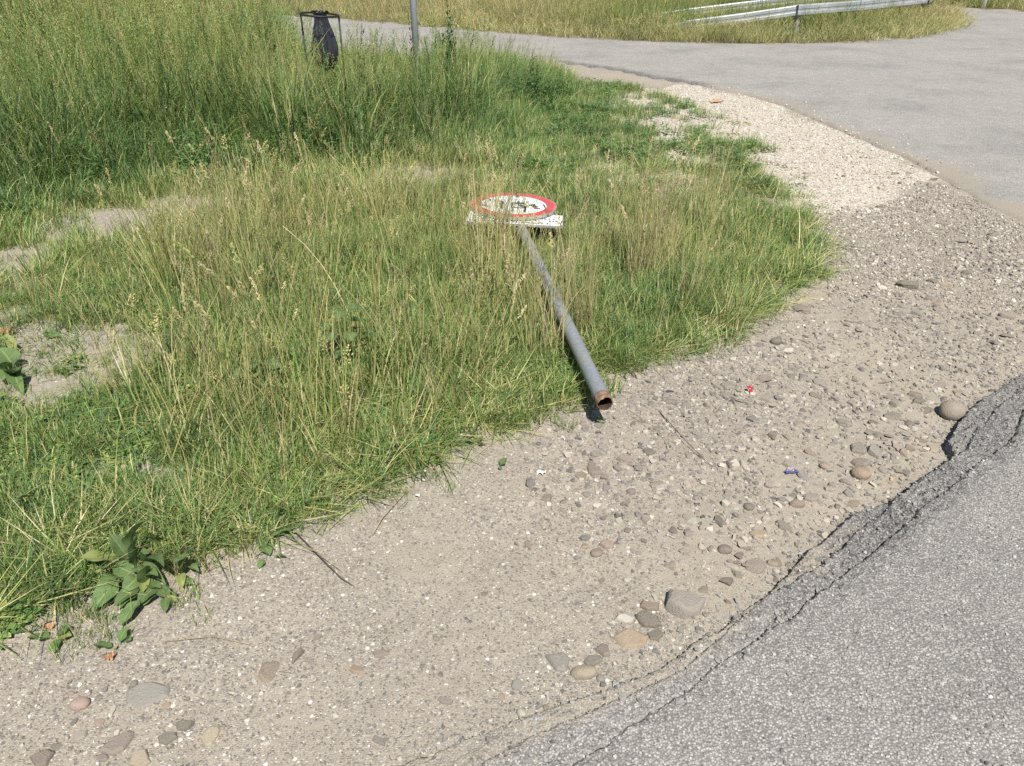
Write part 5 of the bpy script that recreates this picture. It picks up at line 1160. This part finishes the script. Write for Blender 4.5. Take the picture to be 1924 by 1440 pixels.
for x, y, w in [(815,80,100),(900,97,60),(1180,200,125),(1110,278,100),(1270,352,110),(1110,372,80),(1400,342,62),(1480,388,62),(945,350,110),(690,435,130),(760,420,90),(1050,485,120),(1140,490,110),(1220,515,110),(1310,500,100),(1400,490,120),(1460,480,70),(1540,525,110),(1430,603,120),(1500,680,110),(1560,690,80),(1625,645,90),(1700,800,110),(1800,795,120),(690,275,110),(800,180,90),(960,185,80),(1100,165,70),(480,170,90),(1960,810,70),(2060,800,60),(1300,300,36),(1490,300,34)]:
    p = at(1080+x/3.848, 180+y/3.848); o = bpy.data.objects.new('gravel_weed', random.choice(WEEDS)); COL.objects.link(o)
    r_ = w/3.848/FPX*math.sqrt(p.x**2+p.y**2+CAM_H**2)*.5; o.location = (p.x, p.y, gz1(p.x, p.y)-.005); o.scale = (r_, r_*random.uniform(.9, 1.6), r_*random.uniform(.7, 1.0)); o.rotation_euler.z = random.random()*TAU
    if w < 40: tag(o, 'tiny dark green seedling on the pale limestone gravel', 'weed', 'seedlings on the pale gravel')
    else:
        dd = float(sdf(np.array([p.x]), np.array([p.y]), GRASS_FRONT)[0]); wh = 'beside the grass clump' if dd > -.45 else 'out on the pale chippings' if p.x > 1.9 else 'towards the side road'
        lb = ('wide' if w > 105 else 'small') + ' dark green weed mat spreading on gravel ' + wh; tag(o, lb, 'weed', 'weed mats ' + wh)

# ================================================================== SEED STALKS THAT STAND OUT
def stalk_mesh(seed, head, L=1.0, droop=.3, dry=.6):
    g = GB(seed); g.stem(0, 0, 0, L, .02, droop, .0022, 8, dry=dry, tone=.5, head=head, hl=.13)
    for k in range(2): g.blade(0, 0, g.r.random()*TAU, L*.5, .1, .9, .006, 5, dry=.3, z0=L*(.08+.2*k))
    return g.mesh('grass_stalk')
def stalk_material(name, c0, c1):
    t = NT(name); a = t.attr('col'); s = t.N('ShaderNodeSeparateColor', {0: a.outputs['Color']})
    c = t.ramp(s.outputs[2], [(.3, c0), (.9, c1)]); b = t.N('ShaderNodeBsdfPrincipled', {'Base Color': c, 'Roughness': .6, 'Specular IOR Level': .3}); tr = t.N('ShaderNodeBsdfTranslucent', {'Color': c})
    return t.finish(t.N('ShaderNodeMixShader', {0: .3, 1: b.outputs[0], 2: tr.outputs[0]}))
M_STK = stalk_material('ripe seed stalk', (.42, .40, .13), (.44, .35, .21)); M_STKG = stalk_material('green seed stalk', (.2, .28, .09), (.42, .44, .26))
STK = []
for i in range(6):
    me = stalk_mesh(900+i, ('cock', 'spike', 'cock', 'panicle', 'spike', 'cock')[i], 1.0, (.2, .35, .6, .3, .15, .9)[i], .6)
    me.materials.clear(); me.materials.append(M_STK if i != 4 else M_STKG); STK.append(me)
for px, py, hh, k in [(275,295,.74,0),(292,240,.80,5),(372,262,.74,1),(412,255,.74,3),(490,245,.80,0),(515,236,.82,0),(545,320,.7,1),(612,300,.66,3),(650,195,.84,1),(700,330,.66,2),(742,215,.80,5),(775,235,.74,2),(830,290,.66,0),(880,180,.72,1),(945,262,.66,4),(985,258,.62,4),(990,300,.6,1),(1228,195,.72,1),(1215,240,.66,0),(1245,255,.6,3),(560,430,.62,2),(640,405,.62,5),(690,395,.62,2),(760,380,.6,0),(350,330,.72,1),(330,380,.66,0),(455,330,.7,3),(590,360,.66,1),(240,235,.86,5),(125,265,.8,1),(1300,330,.5,4),(1160,350,.5,1),(860,420,.55,5),(1080,400,.5,2),(160,600,.42,5),(85,590,.42,5)]:
    p = at(px, py, hh); o = bpy.data.objects.new('grass_stalk', STK[k]); COL.objects.link(o); s_ = hh/.97
    o.location = (p.x, p.y, gz1(p.x, p.y)); o.scale = (s_*.8, s_*.8, s_); o.rotation_euler = (random.gauss(0, .06), random.gauss(0, .06), random.random()*TAU)
    wh = 'beside the fallen sign plates' if 860 < px < 1130 else 'over the pale gravel side of the clump' if px >= 1130 else 'above the bare trail' if py < 310 else 'among the thick dry stalks' if px > 200 else 'by the bare dirt patch'
    if k == 4: tag(o, 'green bottlebrush seed stalk standing ' + wh, 'grass stalk', 'green seed stalks ' + wh)
    elif k in (2, 5): tag(o, 'nodding ripe seed stalk bending ' + wh, 'grass stalk', 'nodding seed stalks ' + wh)
    else: tag(o, ('upright loose-headed' if k == 3 else 'upright narrow-headed' if k == 1 else 'upright club-headed') + ' straw seed stalk standing ' + wh, 'grass stalk', 'upright seed stalks ' + wh)
# ================================================================== LITTER AND TWIGS
def on_ground(px, py, dz=0.): p = at(px, py); return (p.x, p.y, gz1(p.x, p.y)+dz)
M_CAP = simple_mat('red plastic', (.55, .015, .04), .3, 0, .1, 60, .5); M_CREAM = simple_mat('cream liner', (.62, .5, .38), .6)
v, f = tube([(0, 0, 0), (0, 0, .002), (0, 0, .013), (0, 0, .016)], [.0155, .016, .0155, .011], 24, True)
cp = mesh_obj('bottle_cap', v, f, M_CAP, None, True); cp.location = on_ground(1405, 738, .012); cp.rotation_euler = (.2, 1.25, .3); tag(cp, 'red plastic bottle cap on edge among grey chips', 'bottle cap')
v, f = tube([(0, 0, -.001), (0, 0, -.0025)], .0125, 20); mesh_obj('liner', v, f, M_CREAM, cp)
def crumple(name, mat, px, py, wpx, asp, hgt, label, cat, seed, rz=0.):
    r = random.Random(seed); p = at(px, py); wm = wpx/FPX*math.sqrt(p.x**2+p.y**2+CAM_H**2); n, m = 9, 6; v = []; f = []
    for i in range(n):
        for j in range(m):
            v.append((((i/(n-1))-.5)*wm*(1+r.uniform(-.08, .08)), ((j/(m-1))-.5)*wm*asp*(1+r.uniform(-.2, .2)), hgt*r.random()+.004))
    for i in range(n-1):
        for j in range(m-1): f.append((i*m+j, (i+1)*m+j, (i+1)*m+j+1, i*m+j+1))
    o = mesh_obj(name, v, f, mat); o.location = on_ground(px, py, .002); o.rotation_euler.z = rz
    md = o.modifiers.new('thickness', 'SOLIDIFY'); md.thickness = .0006
    tag(o, label, cat); return o
M_PAPER = simple_mat('white paper', (.72, .72, .73), .6); M_BLUE = simple_mat('blue foil', (.09, .10, .24), .35, .2, .5, 90)
M_DRYLEAF = simple_mat('dry leaf brown', (.42, .24, .13), .8, 0, .3, 40); M_BEIGE = simple_mat('dry leaf beige', (.55, .44, .28), .8, 0, .2, 40)
crumple('paper_scrap', M_PAPER, 1038, 249, 24, .5, .05, 'crumpled white paper lying in weeds behind the sign', 'litter', 1)
crumple('paper_scrap', M_PAPER, 1017, 892, 17, .5, .012, 'small torn white paper lying on stony dirt', 'litter', 2)
crumple('paper_scrap', M_PAPER, 785, 935, 8, .7, .008, 'tiny white paper bit beside the grass edge', 'litter', 6)
crumple('foil_wrapper', M_BLUE, 1488, 889, 24, .3, .008, 'torn blue foil wrapper between grey stones', 'litter', 3, .1)
crumple('dry_leaf', M_DRYLEAF, 208, 1240, 15, .8, .012, 'curled brown dead leaf below the lone plantain leaf', 'leaf', 4)
crumple('dry_leaf', M_DRYLEAF, 95, 1182, 13, .6, .012, 'brown dead leaf beside the small plantain', 'leaf', 5)
crumple('dry_leaf', M_BEIGE, 470, 998, 45, .4, .02, 'beige dead leaf lying at the grass edge', 'leaf', 7, .2)
crumple('dry_leaf', M_DRYLEAF, 12, 640, 20, .9, .05, 'reddish dead dock leaf by the bare patch', 'leaf', 8)
crumple('dry_leaf', M_DRYLEAF, 1345, 193, 26, .4, .03, 'long orange-brown dead leaf on pale gravel', 'leaf', 9, .5)
M_FILT = simple_mat('cigarette filter', (.72, .33, .10), .7, 0, .15, 90)
v, f = tube([(-.011, 0, 0), (.004, 0, 0)], .004, 12); cg = empty('cigarette_butt', on_ground(1675, 898, .005)); cg.rotation_euler = (0, .1, 1.2); tag(cg, 'orange cigarette butt near the broken asphalt edge', 'cigarette butt')
mesh_obj('filter', v, f, M_FILT, cg, True); v, f = tube([(.004, 0, 0), (.011, 0, 0)], .0038, 12); mesh_obj('paper_end', v, f, M_PAPER, cg, True)
M_TWIG = simple_mat('dry stem', (.30, .23, .13), .85, 0, .3, 30); M_TWIGD = simple_mat('dark dry stem', (.10, .075, .06), .85, 0, .3, 30)
for pts, mat, lab, r0 in [([(555,1000,.012),(600,1045,.02),(640,1085,.014),(662,1100,.004)], M_TWIGD, 'dark seed stem lying out over the dirt below the grass', .0022),
                          ([(545,1010,.02),(600,1040,.03),(640,1070,.02)], M_TWIG, 'pale bent straw lying over the dark seed stem', .0014),
                          ([(700,1005,.004),(720,970,.02),(765,915,.05)], M_TWIG, 'stiff pale straw leaning from the grass onto dirt', .0018),
                          ([(980,845,.004),(1010,805,.02),(1035,770,.04)], M_TWIG, 'pale straw leaning left of the open pipe end', .0018),
                          ([(1240,775,.006),(1290,830,.02),(1330,870,.01),(1350,882,.003)], M_TWIGD, 'thin dark stem trailing over stones right of the pipe', .0016),
                          ([(1180,770,.03),(1240,810,.03),(1330,860,.02)], M_TWIG, 'long thin straw arching over stones below the pipe', .001),
                          ([(310,1206,.004),(400,1196,.012),(470,1212,.004)], M_TWIG, 'thin straw lying on grit below the dock rosette', .0011)]:
    q = [at(*a) for a in pts]; o0 = q[0].copy(); o0.z = 0
    v, f = tube([a - o0 for a in q], [r0*(1-.12*i) for i in range(len(q))], 6); o = mesh_obj('twig', v, f, mat, None, True); o.location = o0; tag(o, lab, 'twig')
